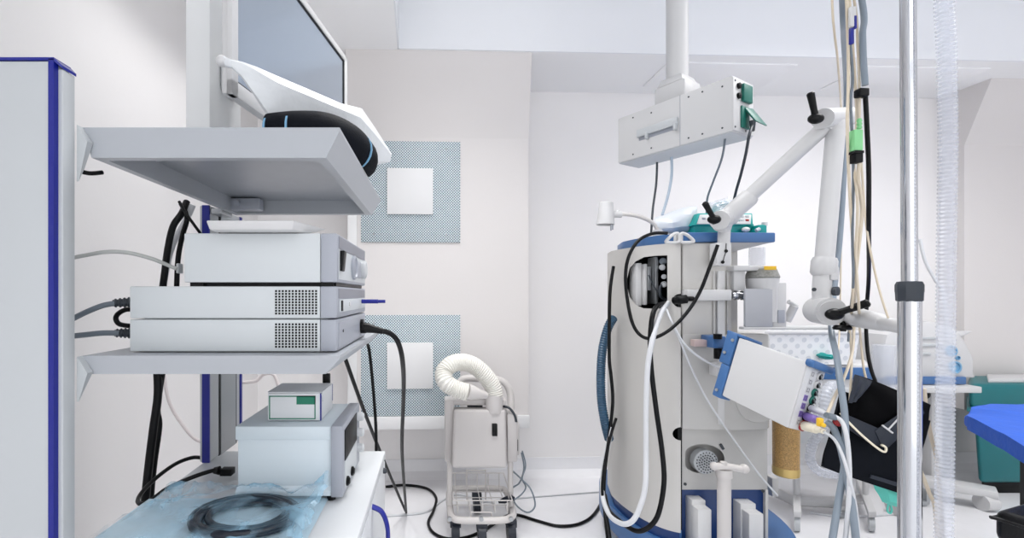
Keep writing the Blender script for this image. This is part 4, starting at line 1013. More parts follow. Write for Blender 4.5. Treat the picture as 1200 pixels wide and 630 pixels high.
# ------------------------------------------------------------------ hanging leads
TOPZ = Vector((xpole - 0.10, DP + .05, 2.14))
def hang(label, pts, r, m, **k):
    r *= 0.78
    return cable(label, [TOPZ + Vector((random.uniform(-.015, .015), random.uniform(0, .03), random.uniform(-.02, .02)))] + A(*pts), r, m, **k)
hang('blue grey hose hanging behind the upper arm joint, passing left of the leads', ((988, 0, 1.14), (990, 55, 1.35), (992, 110, 1.62), (989, 200, 1.60), (984, 280, 1.57), (977, 345, 1.54), (974, 385, 1.46), (980, 415, 1.36), (985, 450, 1.30), (990, 490, 1.26), (990, 540, 1.24), (982, 590, 1.22), (974, 640, 1.2), (962, 720, 1.2)), 0.0105, M_bluegrey, name='hose', cat='hose')
cable('blue grey hose rising from the module plugs and falling to the lower edge', A((968, 494, 1.28), (976, 500, 1.27), (984, 520, 1.25), (990, 545, 1.23), (998, 590, 1.2), (1004, 640, 1.18), (1010, 720, 1.18)), 0.0085, M_bluegrey, name='hose', cat='hose')
hang('grey twin hose hanging from the top into a black coupling', ((1010, 0, 1.12), (1011, 40, 1.12), (1012, 70, 1.12), (1014, 100, 1.12)), 0.0085, M_bluegrey, name='hose', cat='hose')
bm = NB(); box(bm, tuple(at(1008, 112, 1.115)), tuple(at(1020, 102, 1.115) + Vector((0, .02, 0))), 0.004, 3); tag(finish(bm, 'black_coupling', M_black), 'black coupling joining the grey twin hose to the black lead', 'connector')
cable('black lead running from the coupling down to the black cuff', A((1014, 110, 1.13), (1016, 150, 1.14), (1018, 200, 1.16), (1018, 260, 1.18), (1018, 325, 1.38), (1015, 370, 1.45), (1016, 405, 1.46), (1020, 430, 1.45), (1026, 447, 1.44)), 0.0050, M_rubber)
hang('beige lead hanging with the light green plug', ((1001, 0, 1.13), (1005, 50, 1.13), (1007, 100, 1.13), (1007, 150, 1.13)), 0.0035, M_bcable)
bm = NB(); sweep(bm, [at(1007, 139 + i * 1.0, 1.13) for i in range(13)], [0.0042 + (0.0014 if (i // 2) % 2 else 0) for i in range(13)], n=12); box(bm, tuple(at(1002, 176, 1.12)), tuple(at(1012, 151, 1.12) + Vector((0, .018, 0))), 0.003)
tag(finish(bm, 'green_plug', M_lgreen), 'light green plug with ridged sleeve among the hanging leads', 'plug')
bm = NB(); box(bm, tuple(at(1003, 190, 1.12)), tuple(at(1012, 176, 1.12) + Vector((0, .018, 0))), 0.002); box(bm, tuple(at(1002, 179, 1.118)), tuple(at(1013, 176, 1.118) + Vector((0, .02, 0))), 0.001)
tag(finish(bm, 'black_socket', M_black), 'black socket below the light green plug', 'plug')
cable('beige lead falling from the black socket to the module', A((1007, 190, 1.13), (1006, 210, 1.14), (1010, 250, 1.17), (1003, 320, 1.22), (1001, 370, 1.45), (999, 410, 1.40), (990, 440, 1.34), (978, 465, 1.3), (968, 488, 1.27)), 0.004, M_bcable)
hang('beige lead hanging leftmost in the bundle beside the arm tube', ((994, 60, 1.13), (993, 150, 1.13), (996, 230, 1.16), (1000, 300, 1.2), (999, 350, 1.28), (996, 385, 1.46), (998, 420, 1.45), (996, 470, 1.4)), 0.0042, M_bcable)
hang('grey lead winding through the hanging bundle', ((998, 70, 1.13), (997, 120, 1.13), (1000, 200, 1.15), (999, 280, 1.18), (1000, 330, 1.22), (996, 368, 1.46), (994, 400, 1.46)), 0.0038, M_gcable)
hang('beige lead twisting beside the green plug lead', ((1003, 110, 1.15), (1000, 180, 1.15), (1005, 240, 1.15), (1003, 300, 1.18), (1006, 350, 1.25), (1008, 390, 1.46), (1012, 430, 1.45), (1017, 450, 1.44)), 0.0040, M_bcable)
hang('thin beige lead slanting off to the fore arm of the support', ((1010, 200, 1.2), (1016, 270, 1.2), (1028, 330, 1.22), (1040, 370, 1.22), (1046, 379, 1.22)), 0.0032, M_bcable)
hang('thin beige lead at the far left of the hanging leads', ((975, 0, 1.13), (978, 40, 1.16), (982, 75, 1.25), (986, 140, 1.6), (986, 250, 1.62), (984, 380, 1.62), (980, 440, 1.5)), 0.0032, M_bcable)
bm = NB(); box(bm, tuple(at(997, 31, 1.10)), tuple(at(1004, 7, 1.10) + Vector((0, .008, 0))), 0.002); tag(finish(bm, 'white_tag', M_white), 'white clip on the leads near the top', 'clip')
bm = NB(); box(bm, tuple(at(997.5, 51, 1.10)), tuple(at(1001.5, 32, 1.10) + Vector((0, .008, 0))), 0.002); box(bm, tuple(at(1001.5, 33, 1.099)), tuple(at(1004.5, 18, 1.099) + Vector((0, .006, 0))), 0.001); tag(finish(bm, 'blue_tag', M_blue), 'blue clip below the white one on the leads', 'clip')
cable('white lead curling from the module over the black cuff to the floor side', A((965, 505, 1.26), (978, 515, 1.25), (988, 535, 1.22), (995, 560, 1.2), (1002, 590, 1.2), (1006, 625, 1.2)), 0.004, M_wcable)
cable('white lead arching beside the blue grey hose in front of the cuff', A((976, 487, 1.26), (986, 493, 1.25), (992, 510, 1.23), (995, 540, 1.22), (995, 580, 1.2), (990, 640, 1.2)), 0.0055, M_wcable)

# ------------------------------------------------------------------ black cuff
CF = thing('pressure_cuff', 'folded black cuff hanging on its lead behind the chrome pole', 'cuff', at(1020, 560, 1.42))
nv = Vector((-0.1, 1, 0)).normalized()
def quadsheet(cs, d, bul, nu=14, nv_=14, seed=0):
    c0, c1, c2, c3 = [at(x, y, dd) for (x, y, dd) in cs]
    def f(u, v):
        p = c0.lerp(c1, u).lerp(c3.lerp(c2, u), v); e = min(u, 1 - u, v, 1 - v)
        p.y += -bul * min(1, e * 6) + 0.006 * noise.noise(Vector((u * 3, v * 3, seed))); return p
    return f
part('rear_panel', M_navy, CF, lambda b: sheet(b, quadsheet(((984, 458, 1.45), (1085, 492, 1.45), (1060, 578, 1.43), (962, 546, 1.43)), 0, 0.010, seed=1), 14, 14, 0.012))
part('front_flap', mat('black_velvet', (3, 3, 5), 0.95, var=0.2, scale=60, spec=0.1), CF, lambda b: sheet(b, quadsheet(((1003, 440, 1.42), (1086, 474, 1.42), (1078, 521, 1.40), (988, 486, 1.40)), 0, 0.012, seed=4), 14, 14, 0.010))
part('fold', M_navy2, CF, lambda b: sheet(b, quadsheet(((1001, 439, 1.405), (1020, 447, 1.405), (1000, 470, 1.385), (994, 472, 1.385)), 0, 0.004, seed=7), 6, 6, 0.006))
part('strap', M_navy2, CF, lambda b: (slab(b, A((987, 483, 1.375), (1042, 507, 1.375), (1038, 525, 1.375), (1018, 518, 1.375), (985, 496, 1.375)), nv, 0.006, bev=0.002), slab(b, A((1026, 505, 1.372), (1078, 470, 1.372), (1084, 484, 1.372), (1042, 524, 1.372), (1034, 524, 1.372)), nv, 0.006, bev=0.002)))
part('seam_band', M_navy2, CF, lambda b: slab(b, A((1020, 560, 1.402), (1058, 572, 1.402), (1072, 535, 1.402), (1068, 533, 1.402), (1055, 566, 1.402), (1021, 556, 1.402)), nv, 0.003))
part('white_mark', M_white, CF, lambda b: (sweep(b, A((1034, 498, 1.37), (1046, 507, 1.37)), 0.0028, n=8), sweep(b, A((1041, 503, 1.37), (1054, 489, 1.37)), 0.0022, n=8)))
part('cord_loop', M_cream, CF, lambda b: sweep(b, spline(A((985, 484, 1.365), (1000, 500, 1.365), (1015, 514, 1.365), (1030, 526, 1.365), (1037, 529, 1.365), (1038, 524, 1.365), (1033, 521, 1.365)), 6), 0.0032, n=8))
bm = NB()
sheet(bm, quadsheet(((1020, 560, 1.47), (1068, 566, 1.47), (1050, 592, 1.46), (1034, 586, 1.46)), 0, 0.02, seed=9), 12, 12, 0.005)
sweep(bm, spline(A((1042, 582, 1.49), (1041, 590, 1.49), (1040, 598, 1.49), (1043, 601, 1.49), (1045, 597, 1.49), (1043, 590, 1.49)), 6), 0.003, n=8)
tag(finish(bm, 'teal_pouch', M_tealcloth), 'teal cloth bag with a drawstring peeping out below the black cuff', 'bag')

# ------------------------------------------------------------------ machine cables
cable('thin black cable looping over the machine window and up to the arm mount', A((782, 273, 1.72), (765, 273.5, 1.72), (748, 282, 1.72), (737, 300, 1.72), (733, 322, 1.72), (735, 350, 1.72), (741, 378, 1.70), (751, 393, 1.68), (765, 396, 1.67), (785, 386, 1.67), (805, 366, 1.67), (820, 342, 1.67), (832, 312, 1.66), (841, 287, 1.66)), 0.0062)
cable('thick black cable hanging from the machine window down to the base', A((783, 355, 1.80), (772, 357, 1.72), (765, 368, 1.68), (762, 395, 1.67), (763, 430, 1.67), (769, 480, 1.67), (776, 530, 1.67), (778, 565, 1.66), (772, 600, 1.65), (762, 616, 1.65), (748, 622, 1.66), (734, 616, 1.70), (718, 603, 1.8), (712, 594, 1.9), (709, 580, 2.0)), 0.0088)
cable('thick white cable hanging from the machine window and looping at the base', A((786, 352, 1.80), (777, 362, 1.72), (770, 378, 1.68), (764, 400, 1.66), (759, 430, 1.66), (757, 480, 1.66), (757, 530, 1.66), (756, 570, 1.65), (749, 596, 1.65), (740, 611, 1.66), (728, 613, 1.70), (715, 604, 1.8), (707, 585, 1.9), (706, 560, 1.95), (711, 530, 1.95), (717, 500, 1.95)), 0.0095, M_wcable)
hp = resample(spline(A((719, 372, 2.0), (712, 385, 1.98), (706, 410, 1.97), (704, 440, 1.97), (705, 470, 1.97), (709, 495, 1.97), (714, 515, 2.0)), 10), 0.005)
bm = NB(); sweep(bm, hp, [0.0175 + (0.002 if i % 2 else -0.001) for i in range(len(hp))], n=16); tag(finish(bm, 'blue_hose', M_hose, smooth=20), 'dark blue corrugated hose at the left side of the machine', 'hose')
cable('black cable running down the left flank of the machine to the floor', A((719, 312, 1.95), (715, 340, 1.93), (714, 380, 1.93), (714, 420, 1.93), (716, 440, 1.94), (718, 470, 1.95), (714, 510, 1.95), (709, 550, 1.93), (708, 590, 1.93), (713, 640, 1.95), (716, 660, 1.95)), 0.0068)
cable('second black cable crossing the blue hose on the machine flank', A((722, 490, 1.96), (718, 502, 1.94), (712, 525, 1.92), (707, 555, 1.91), (706, 580, 1.91), (712, 610, 1.91), (718, 650, 1.93)), 0.006)
cable('thin white tube running from the machine window to the module clamp', A((781, 362, 1.72), (788, 378, 1.69), (800, 400, 1.68), (815, 415, 1.68), (835, 427, 1.67), (846, 430, 1.66)), 0.004, M_wcable)
cable('long thin white cord running diagonally across the machine front', A((782, 366, 1.73), (795, 395, 1.71), (812, 435, 1.71), (830, 470, 1.71), (860, 515, 1.72), (890, 556, 1.73), (911, 580, 1.76)), 0.0035, M_wcable)
bm = NB(); box(bm, tuple(at(840, 441, 1.68)), tuple(at(848, 426, 1.68) + Vector((0, .05, 0))), 0.003); tag(finish(bm, 'white_fitting', M_white), 'small white fitting under the module clamp', 'fitting')

# ------------------------------------------------------------------ ceiling pendant
Da = 1.70; A0 = at(858, 153, Da); A1 = Vector((0.842, 2.123, A0.z)); zt = zp(88, Da)
lv = (A1 - A0); lv.z = 0; Ln2 = lv.normalized(); wv = Vector((-Ln2.y, Ln2.x, 0)); wv = wv if wv.y > 0 else -wv
Lp = lv.length; Wp = 0.152; Hp = zt - A0.z
CP = thing('ceiling_pendant', 'white ceiling supply box with grey grip hanging on a column', 'ceiling pendant', A0 + Ln2 * Lp / 2 + wv * Wp / 2)
def cpb(b, l0, l1, w0, w1, z0, z1, bev=0.0):
    P = [A0 + Ln2 * l + wv * w + Vector((0, 0, z)) for z in (z0, z1) for (l, w) in ((l0, w0), (l1, w0), (l1, w1), (l0, w1))]
    hexa(b, P, bev)
part('box', M_white, CP, lambda b: cpb(b, 0, Lp, 0, Wp, 0, Hp, 0.004))
part('bottom_cover', M_cartlt, CP, lambda b: cpb(b, 0.004, Lp - .004, 0.004, Wp - .004, -0.003, 0.002))
part('end_plate', M_white, CP, lambda b: cpb(b, -0.003, 0.003, 0.003, Wp - .003, 0.004, Hp - .004, 0.001))
part('seam', M_devdark, CP, lambda b: cpb(b, Lp * .40, Lp * .404, -0.0006, 0.001, 0, Hp))
gp = part('grip_recess', M_devdark, CP, lambda b: cpb(b, Lp * .425, Lp * .78, -0.001, 0.002, Hp * .35, Hp * .56))
part('grip', M_cart, gp, lambda b: (cpb(b, Lp * .415, Lp * .79, -0.012, -0.001, Hp * .42, Hp * .58, 0.002), cpb(b, Lp * .42, Lp * .44, -0.02, -0.001, Hp * .32, Hp * .46, 0.002), cpb(b, Lp * .68, Lp * .70, -0.02, -0.001, Hp * .32, Hp * .46, 0.002)))
sc_ = NB()
for l, z in ((.07, .86), (.33, .9), (.66, .86), (.84, .9), (.07, .10), (.33, .1), (.66, .12), (.84, .1), (.22, .1), (.22, .9)):
    p = A0 + Ln2 * Lp * l + Vector((0, 0, Hp * z)); cyl(sc_, p, p - wv * 0.0012, 0.0035, n=10)
for w, z in ((.1, .92), (.88, .9), (.1, .08), (.6, .07)):
    p = A0 + wv * Wp * w + Vector((0, 0, Hp * z)) - Ln2 * 0.003; cyl(sc_, p, p - Ln2 * 0.0015, 0.004, n=10)
finish(sc_, 'screws', M_dgrey, CP)
s_ = part('socket_cover', M_green, CP, lambda b: cpb(b, -0.016, -0.003, Wp * .36, Wp * .78, Hp * .58, Hp * .90, 0.003))
for z in (.84, .66):
    part('gas_outlet', M_black, CP, lambda b: (lathe(b, [(0.011, 0), (0.011, 0.008), (0.006, 0.010)], A0 + wv * Wp * .24 + Vector((0, 0, Hp * z)) - Ln2 * .003, -Ln2, n=16)))
part('socket_cover', M_green, CP, lambda b: cpb(b, -0.010, -0.003, Wp * .34, Wp * .70, Hp * .10, Hp * .50, 0.002))
part('lifted_lid', M_green, CP, lambda b: hexa(b, [A0 + Ln2 * l + wv * Wp * w + Vector((0, 0, Hp * z)) for (l, w, z) in ((-.045, .52, .18), (-.052, .98, .14), (-.044, .98, .15), (-.037, .52, .19), (-.012, .46, .47), (-.014, .80, .50), (-.006, .80, .50), (-.004, .46, .47))], 0.002))
cc_ = A0 + Ln2 * Lp * .52 + wv * Wp * .5
part('column_socket', M_white, CP, lambda b: (obox(b, cc_ + Vector((0, 0, Hp + .035)), Ln2 * .068, wv * .058, (0, 0, .040), 0.008), hexa(b, [cc_ + Vector((0, 0, Hp + z)) + Ln2 * a_ * s + wv * c_ * s for z, s in ((.073, .058), (.105, .045)) for a_, c_ in ((-1, -1), (1, -1), (1, 1), (-1, 1))], 0.004)))
part('column', M_white, CP, lambda b: cyl(b, cc_ + Vector((0, 0, Hp + .09)), Vector((cc_.x, cc_.y, 2.80)), 0.043, n=36))
for (px, py, d, q, lab, m_, r_) in ((770, 190, 1.98, ((769, 215, 1.98), (765, 245, 1.96), (763, 274, 1.93)), 'black lead dropping from the pendant box, leftmost', M_dgrey, .0045),
                              (787, 184, 1.95, ((787, 205, 1.95), (783, 228, 1.94), (776, 252, 1.93)), 'pale blue grey lead dropping from the pendant box to the bag', mat('paleblue_cable', (168, 182, 198), .4), .0055),
                              (850, 160, 1.78, ((846, 185, 1.8), (836, 212, 1.85), (829, 232, 1.9), (828, 250, 1.93)), 'dark lead dropping from the pendant box to the tubing pouch', M_gcable, .004)):
    cable(lab, A((px, py, d), *q), r_, m_)
cable('dark lead plugged into the lower green socket of the pendant', [A0 + wv * Wp * .55 + Vector((0, 0, Hp * .14)) - Ln2 * .03] + A((878, 158, 1.68), (874, 180, 1.70), (868, 205, 1.75), (862, 226, 1.82), (857, 250, 1.88)), 0.005, M_dgrey)
bm = NB(); p = A0 + wv * Wp * .55 + Vector((0, 0, Hp * .12)) - Ln2 * .03; cyl(bm, p + Vector((0, 0, .018)), p + Vector((0, 0, -.02)), 0.011, 0.007); tag(finish(bm, 'mains_plug', M_dgrey), 'dark plug in the lower green pendant socket', 'plug')

# ================================================================== far right background
# white trolley with perforated basket
BT = thing('basket_trolley', 'white hospital trolley with perforated basket and blue band behind the module', 'trolley', (2.0, 2.45, 0))
d = 2.25
M_perf = mat_holes('perforated_basket', (240, 241, 242), (216, 219, 223), 0.060, 0.20)
bx0, bx1 = xp(903, d), xp(1000, d)
part('basket', M_perf, BT, lambda b: (slab(b, [(bx0, d, zp(425, d)), (bx1, d, zp(425, d)), (bx1 + .02, d - .02, zp(389, d)), (bx0 - .02, d - .02, zp(389, d))], (0, 1, 0), 0.008),
                                      slab(b, [(bx0, d + .3, zp(425, d)), (bx1, d + .3, zp(425, d)), (bx1 + .02, d + .32, zp(389, d)), (bx0 - .02, d + .32, zp(389, d))], (0, 1, 0), 0.008),
                                      slab(b, [(bx1, d, zp(425, d)), (bx1, d + .3, zp(425, d)), (bx1 + .02, d + .32, zp(389, d)), (bx1 + .02, d - .02, zp(389, d))], (1, 0, 0), 0.008),
                                      slab(b, [(bx0, d, zp(425, d)), (bx0, d + .3, zp(425, d)), (bx0 - .02, d + .32, zp(389, d)), (bx0 - .02, d - .02, zp(389, d))], (1, 0, 0), 0.008),
                                      box(b, (bx0, d, zp(427, d)), (bx1, d + .3, zp(425, d)))), smooth=0)
part('basket_rim', M_white, BT, lambda b: sweep(b, [(bx0 - .02, d - .02, zp(389, d)), (bx1 + .02, d - .02, zp(389, d)), (bx1 + .02, d + .32, zp(389, d)), (bx0 - .02, d + .32, zp(389, d))], 0.012, n=10, closed=True))
part('trolley_body', M_white, BT, lambda b: box(b, (xp(915, d), d + .02, 0.34), (xp(1022, d), d + .22, zp(428, d)), 0.01))
part('blue_band', M_mblue2, BT, lambda b: box(b, (xp(914, d), d + .01, zp(445, d)), (xp(1023, d), d + .06, zp(431, d)), 0.004))
part('drawer', M_cartlt, BT, lambda b: box(b, (xp(922, d), d + .008, zp(520, d)), (xp(1015, d), d + .03, zp(455, d)), 0.006))
for xx in (xp(925, 2.3), xp(1010, 2.3)):
    lg = part('frame_leg', M_white, BT, lambda b: (cyl(b, (xx, 2.42, 0.36), (xx, 2.42, 0.09), 0.018), box(b, (xx - .02, 2.22, 0.075), (xx + .02, 2.68, 0.105), 0.006)))
    for yy in (2.25, 2.65):
        part('castor', M_cart, lg, lambda b: (cyl(b, (xx - .014, yy, .036), (xx + .014, yy, .036), .036, n=18), cyl(b, (xx, yy, .05), (xx, yy, .08), .012)))
shear(BT, 925, 2.25)
# things in the basket
def crumple(name, label, pxs, d, m, cat, seed):
    bm = NB(); c = at(pxs[0], pxs[1], d); ball(bm, (0, 0, 0), 1.0, n=18)
    for v in bm.verts:
        k = 1 + 0.35 * noise.noise(v.co * 2.2 + Vector((seed, 0, 0)))
        v.co = Vector((v.co.x * pxs[2] * d / F, v.co.y * 0.06, v.co.z * pxs[3] * d / F)) * k + c
    return tag(finish(bm, name, m, smooth=20), label, cat)
crumple('teal_wrapper', 'small teal wrapper at the front of the perforated basket', (966, 417, 4.5, 3.5), 2.22, M_teal, 'wrapper', 1)
crumple('pale_wrapper', 'pale blue crumpled wrap along the front of the perforated basket', (945, 411, 26, 9), 2.34, mat('paleblue_wrap', (196, 224, 236), .4, var=.08), 'wrapper', 5)
crumple('teal_packet', 'teal packet lying at the left end of the perforated basket', (922, 403, 6, 6), 2.34, mat('pale_teal2', (150, 206, 206), .4, var=.08), 'wrapper', 9)
hp = resample(spline(A((985, 452, 1.95), (972, 452, 1.92), (966, 470, 1.9), (964, 500, 1.9), (952, 520, 1.95), (950, 540, 2.0), (962, 553, 2.02), (985, 556, 2.05)), 10), 0.008)
bm = NB(); sweep(bm, hp, [0.017 + (0.002 if i % 2 else -0.001) for i in range(len(hp))], n=16); tag(finish(bm, 'corrugated_hose', M_clear, smooth=20), 'clear corrugated hose hanging in a curve in front of the basket trolley', 'hose')

# table with device
d = 2.5
TB = thing('wheeled_table', 'white wheeled side table with one pedestal leg near the teal bin', 'table', (2.7, 2.6, 0))
zt_ = zp(453, d)
part('table_top', M_white, TB, lambda b: box(b, (2.36, d, zt_ - .034), (xp(1151, d), d + .42, zt_), 0.004))
part('leg', M_white, TB, lambda b: box(b, (xp(1083, 2.66), 2.62, 0.10), (xp(1096, 2.66), 2.72, zt_ - .03), 0.006))
ftp = part('foot_bar', M_white, TB, lambda b: hexa(b, [(2.62, 2.62, 0.075), (xp(1165, 2.44), 2.42, 0.075), (xp(1167, 2.50), 2.50, 0.075), (2.66, 2.72, 0.075), (2.62, 2.62, 0.13), (xp(1165, 2.44), 2.42, 0.11), (xp(1167, 2.50), 2.50, 0.11), (2.66, 2.72, 0.13)], 0.006))
part('foot_bar', M_white, TB, lambda b: hexa(b, [(2.38, 2.40, 0.075), (2.44, 2.38, 0.075), (2.72, 2.66, 0.075), (2.66, 2.70, 0.075), (2.38, 2.40, 0.11), (2.44, 2.38, 0.11), (2.72, 2.66, 0.13), (2.66, 2.70, 0.13)], 0.006))
for (xx, yy) in ((xp(1156, 2.46), 2.46), (2.42, 2.41), (2.66, 2.70)):
    part('castor', M_white, TB, lambda b: (cyl(b, (xx - .03, yy, .042), (xx + .03, yy, .042), .042, n=22), cyl(b, (xx, yy, .05), (xx, yy, .09), .014)))
part('black_knob', M_black, TB, lambda b: ball(b, (xp(1089, 2.52), 2.55, zt_ - .05), 0.028))
# device on the table
d = 2.56
TD = thing('table_device', 'white moulded device with blue rings and blue foot on the side table', 'medical device', (xp(1095, d), d + .12, zt_))
prof = [(1034, 449), (1033, 418), (1040, 392), (1060, 380), (1090, 376), (1118, 382), (1132, 398), (1140, 420), (1145, 449)]
part('body', M_white, TD, lambda b: slab(b, [(xp(x, d), d, max(zp(y, d), zt_ + .035)) for x, y in prof], (0, 1, 0), 0.24, bev=0.02))
part('blue_foot', M_mblue2, TD, lambda b: box(b, (xp(1038, d), d - .012, zt_ + .003), (xp(1130, d), d + .2, zt_ + .045), 0.005))
part('foot', M_black, TD, lambda b: box(b, (xp(1045, d), d + .01, zt_), (xp(1128, d), d + .18, zt_ + .004)))
for px, py, r_ in ((1114, 411, .030), (1118, 430, .034), (1121, 419, .012)):
    part('blue_ring', M_ltblue, TD, lambda b: lathe(b, [(r_, 0), (r_, 0.010), (r_ * .78, 0.010), (r_ * .78, 0.002)], (xp(px, d), d, zp(py, d)), (0, -1, 0), n=24))
for k, (y, px0, px1) in enumerate(((396, 1080, 1098), (404, 1080, 1104), (414, 1080, 1090))):
    part('lip', M_cart, TD, lambda b: box(b, (xp(px0 - 20, d), d - .008, zp(y + 1.5, d)), (xp(px1, d), d + .01, zp(y - 1.5, d)), 0.003))
part('top_fin', M_white, TD, lambda b: hexa(b, [at(1100, 396, d + .05), at(1124, 396, d + .05), at(1124, 396, d + .2), at(1100, 396, d + .2), at(1112, 387, d + .05), at(1140, 388, d + .05), at(1140, 388, d + .2), at(1112, 387, d + .2)], 0.006))
part('jar', M_clear, TD, lambda b: cyl(b, (xp(1040, 2.48), 2.50, zt_), (xp(1040, 2.48), 2.50, zp(404, 2.5)), 0.05, n=24))
cable('beige lead falling past the chrome pole to the floor', A((1083, 455, 1.9), (1086, 485, 1.9), (1092, 515, 1.9), (1098, 540, 1.9), (1103, 600, 1.9), (1105, 668, 1.9)), 0.007, M_bcable)
cable('beige lead trailing low right of the chrome pole', A((1076, 545, 1.6), (1083, 562, 1.6), (1090, 580, 1.6), (1096, 596, 1.6), (1100, 660, 1.6), (1102, 728, 1.6)), 0.006, M_bcable)
cable('white thin cord hanging in a sweep right of the chrome pole', A((1078, 280, 1.3), (1084, 305, 1.3), (1096, 328, 1.3), (1106, 345, 1.3), (1110, 400, 1.3)), 0.004, M_wcable)
# small floor objects
for (px, py, lab) in ((988, 606, 'small grey floor castor bracket below the blue grey hoses'), (1075, 592, 'small grey castor bracket beside the chrome pole foot')):
    p = onz(px, py, 0.0); bm = NB(); box(bm, (p.x - .04, p.y - .02, 0.012), (p.x + .05, p.y + .02, 0.03), 0.005); cyl(bm, (p.x - .01, p.y - .012, .016), (p.x - .01, p.y + .012, .016), .016); cyl(bm, (p.x + .03, p.y - .012, .016), (p.x + .03, p.y + .012, .016), .016); box(bm, (p.x + .03, p.y - .02, 0.02), (p.x + .05, p.y + .02, 0.09), 0.004)
    tag(finish(bm, 'castor_bracket', M_alu), lab, 'castor')
cable('white cord lying on the floor under the black cuff', fl((950, 600, .005), (985, 605, .005), (1020, 604, .005), (1060, 601, .005)), 0.006, M_wcable)
bm = NB(); P_ = [onz(900, 572, .05), onz(930, 586, .05), onz(975, 588, .05), onz(1010, 584, .05)]
sweep(bm, P_, 0.028, n=10); tag(finish(bm, 'white_base_bar', M_white), 'white low base bar on the floor behind the machine', 'base')

# teal bin
d = 2.62
BN = thing('teal_bin', 'teal plastic waste bin with white liner at the right edge', 'bin', (xp(1175, d), d + .13, 0))
x0, x1 = xp(1141, d), xp(1226, d)
def taper(b, xa, xb, ya, yb, z0, z1, k, bev):
    hexa(b, [(xa + k, ya + k, z0), (xb - k, ya + k, z0), (xb - k, yb - k, z0), (xa + k, yb - k, z0), (xa, ya, z1), (xb, ya, z1), (xb, yb, z1), (xa, yb, z1)], bev, 4)
part('bin_body', M_tealbin, BN, lambda b: taper(b, x0, x1, d, d + .26, 0.062, 0.50, 0.03, 0.03))
part('lid', M_tealbin, BN, lambda b: taper(b, x0 - .03, x1 + .03, d - .02, d + .275, 0.50, 0.645, -0.0, 0.035))
part('liner', M_white, BN, lambda b: box(b, (xp(1158, d), d + .03, 0.640), (x1, d + .2, 0.665), 0.008))
part('rim', M_tealbin, BN, lambda b: box(b, (x0 - .04, d - .03, 0.49), (x1 + .04, d + .28, 0.515), 0.008))
part('pedal_base', M_black, BN, lambda b: box(b, (x0 + .05, d + .05, 0.0), (x1 - .05, d + .22, 0.066), 0.004))

shear(BN, 1135, d)

# blue cloth on a padded table end
OT = thing('padded_table', 'blue draped padded table end jutting in from the right edge', 'table', (2.3, 1.6, 0))
bm = NB()
prism(bm, [(1.56, 1.14), (1.68, 1.32), (1.79, 1.49), (1.872, 1.622), (1.90, 1.655), (2.03, 1.745), (2.19, 1.83), (2.60, 1.82), (2.95, 1.80), (2.75, 1.14)], 0.672, 0.722, 0.016, seg=3)
bmesh.ops.triangulate(bm, faces=[f for f in bm.faces if len(f.verts) > 4])
bmesh.ops.subdivide_edges(bm, edges=bm.edges[:], cuts=3, use_grid_fill=True)
for v in bm.verts:
    v.co += Vector((0, 0, 1)) * 0.007 * noise.noise(Vector((v.co.x * 9, v.co.y * 9, 0.3))) + Vector((1, 1, 0)) * 0.005 * noise.noise(v.co * 14)
finish(bm, 'blue_cover', M_cover, OT, smooth=60)
part('board', M_white, OT, lambda b: prism(b, [(1.70, 1.20), (1.86, 1.44), (2.02, 1.62), (2.25, 1.74), (2.9, 1.74), (2.7, 1.20)], 0.645, 0.668, 0.003))
part('pedestal', M_black, OT, lambda b: prism(b, [(2.03, 1.60), (2.03 * 1.75 / 1.6, 1.75), (2.6, 1.75), (2.45, 1.60)], 0.04, 0.646, 0.006))
part('foot_plate', M_black, OT, lambda b: prism(b, [(2.08, 1.58), (2.30, 1.80), (2.8, 1.80), (2.7, 1.50)], 0.0, 0.045, 0.008))
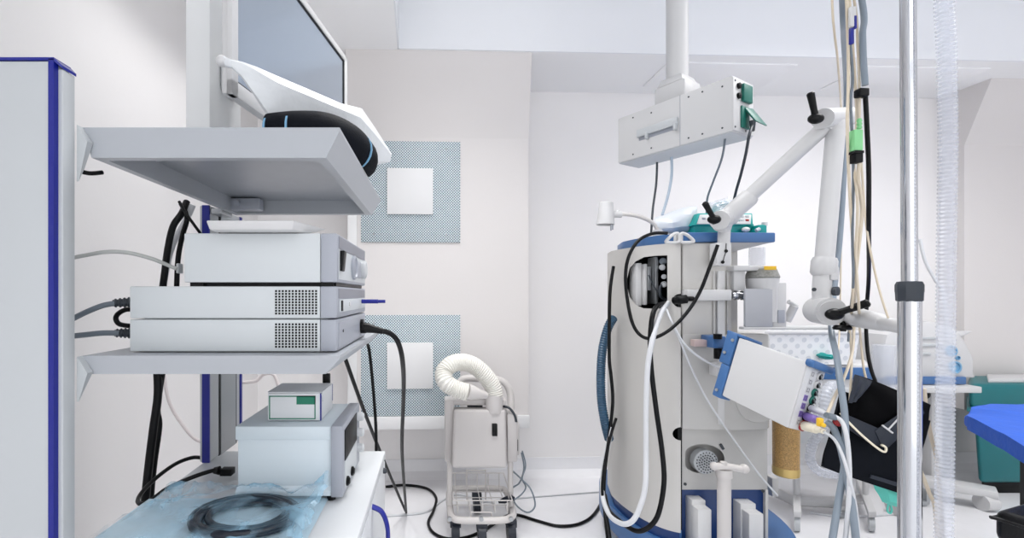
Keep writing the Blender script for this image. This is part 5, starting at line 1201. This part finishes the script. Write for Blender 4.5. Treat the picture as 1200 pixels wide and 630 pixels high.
# stool
d = 1.15
ST = thing('leather_stool', 'black leather stool seat cut off at the lower right corner', 'stool', (1.82, 1.18, 0))
sa = Vector((.943, .33, 0)); sb = Vector((.33, -.943, 0)); sc0 = Vector((1.583, 1.30, 0.50)) + sa * .19 + sb * .19
part('seat', M_leather, ST, lambda b: obox(b, sc0, sa * .195, sb * .195, (0, 0, .045), 0.022, 5))
part('piping', M_leather, ST, lambda b: sweep(b, spline([sc0 + Vector((0, 0, .020)) + sa * .193 * x + sb * .193 * y for x, y in ((-1, -.85), (-.85, -1), (.85, -1), (1, -.85), (1, .85), (.85, 1), (-.85, 1), (-1, .85))], 5, True), 0.005, n=8, closed=True))
part('stool_post', M_chrome, ST, lambda b: cyl(b, (sc0.x, sc0.y, 0.04), (sc0.x, sc0.y, 0.46), 0.025))
part('stool_base', M_black, ST, lambda b: lathe(b, [(0.20, 0), (0.20, 0.02), (0.05, 0.05)], (sc0.x, sc0.y, 0)))

# ================================================================== light, camera
def area(name, loc, sx, sy, energy, col=(1, 1, 1), rot=(0, 0, 0), spread=180):
    l = bpy.data.lights.new(name, 'AREA'); l.shape = 'RECTANGLE'; l.size = sx; l.size_y = sy; l.energy = energy; l.color = col; l.spread = math.radians(spread)
    o = bpy.data.objects.new(name, l); COL.objects.link(o); o.location = loc; o.rotation_euler = rot
    return o


area('ceiling_fill', (0.10, 1.55, 2.78), 0.5, 0.9, 6.5, (1, 0.99, 0.975), spread=100)  # unseen area light, narrowed to brighten the floor more than the walls
area('ceiling_fill', (2.2, 1.6, 2.78), 1.2, 0.8, 13, (1, 0.99, 0.975), spread=135)  # unseen area light added to lift the right half and back wall
area('ceiling_fill', (0.9, -1.6, 2.78), 1.8, 1.0, 5, (0.97, 0.985, 1))  # unseen weak area light behind the camera, added as fill
area('soffit_fill', (-0.82, 1.85, 2.45), 0.14, 0.9, 1.5, (1, 0.99, 0.98), spread=100)  # unseen area light added to brighten the left wall behind the trolley
w = bpy.data.worlds.new('daylight'); S.world = w; w.use_nodes = True
bg = w.node_tree.nodes['Background']; bg.inputs[0].default_value = (0.972, 0.985, 1.0, 1); bg.inputs[1].default_value = 0.97

cam = bpy.data.cameras.new('camera'); co = bpy.data.objects.new('camera', cam); COL.objects.link(co)
co.location = (0, 0, H); co.rotation_euler = (PI / 2, 0, 0)
cam.sensor_width = 36; cam.lens = F / 1200 * 36; cam.shift_x = 90 / 1200; cam.shift_y = -30 / 1200 * -1
cam.clip_start = 0.02
S.camera = co
S.view_settings.view_transform = 'Standard'; S.view_settings.look = 'None'; S.view_settings.gamma = 1.0
S.view_settings.use_curve_mapping = False
S.view_settings.exposure = 1.02
S.cycles.max_bounces = 10; S.cycles.transparent_max_bounces = 16
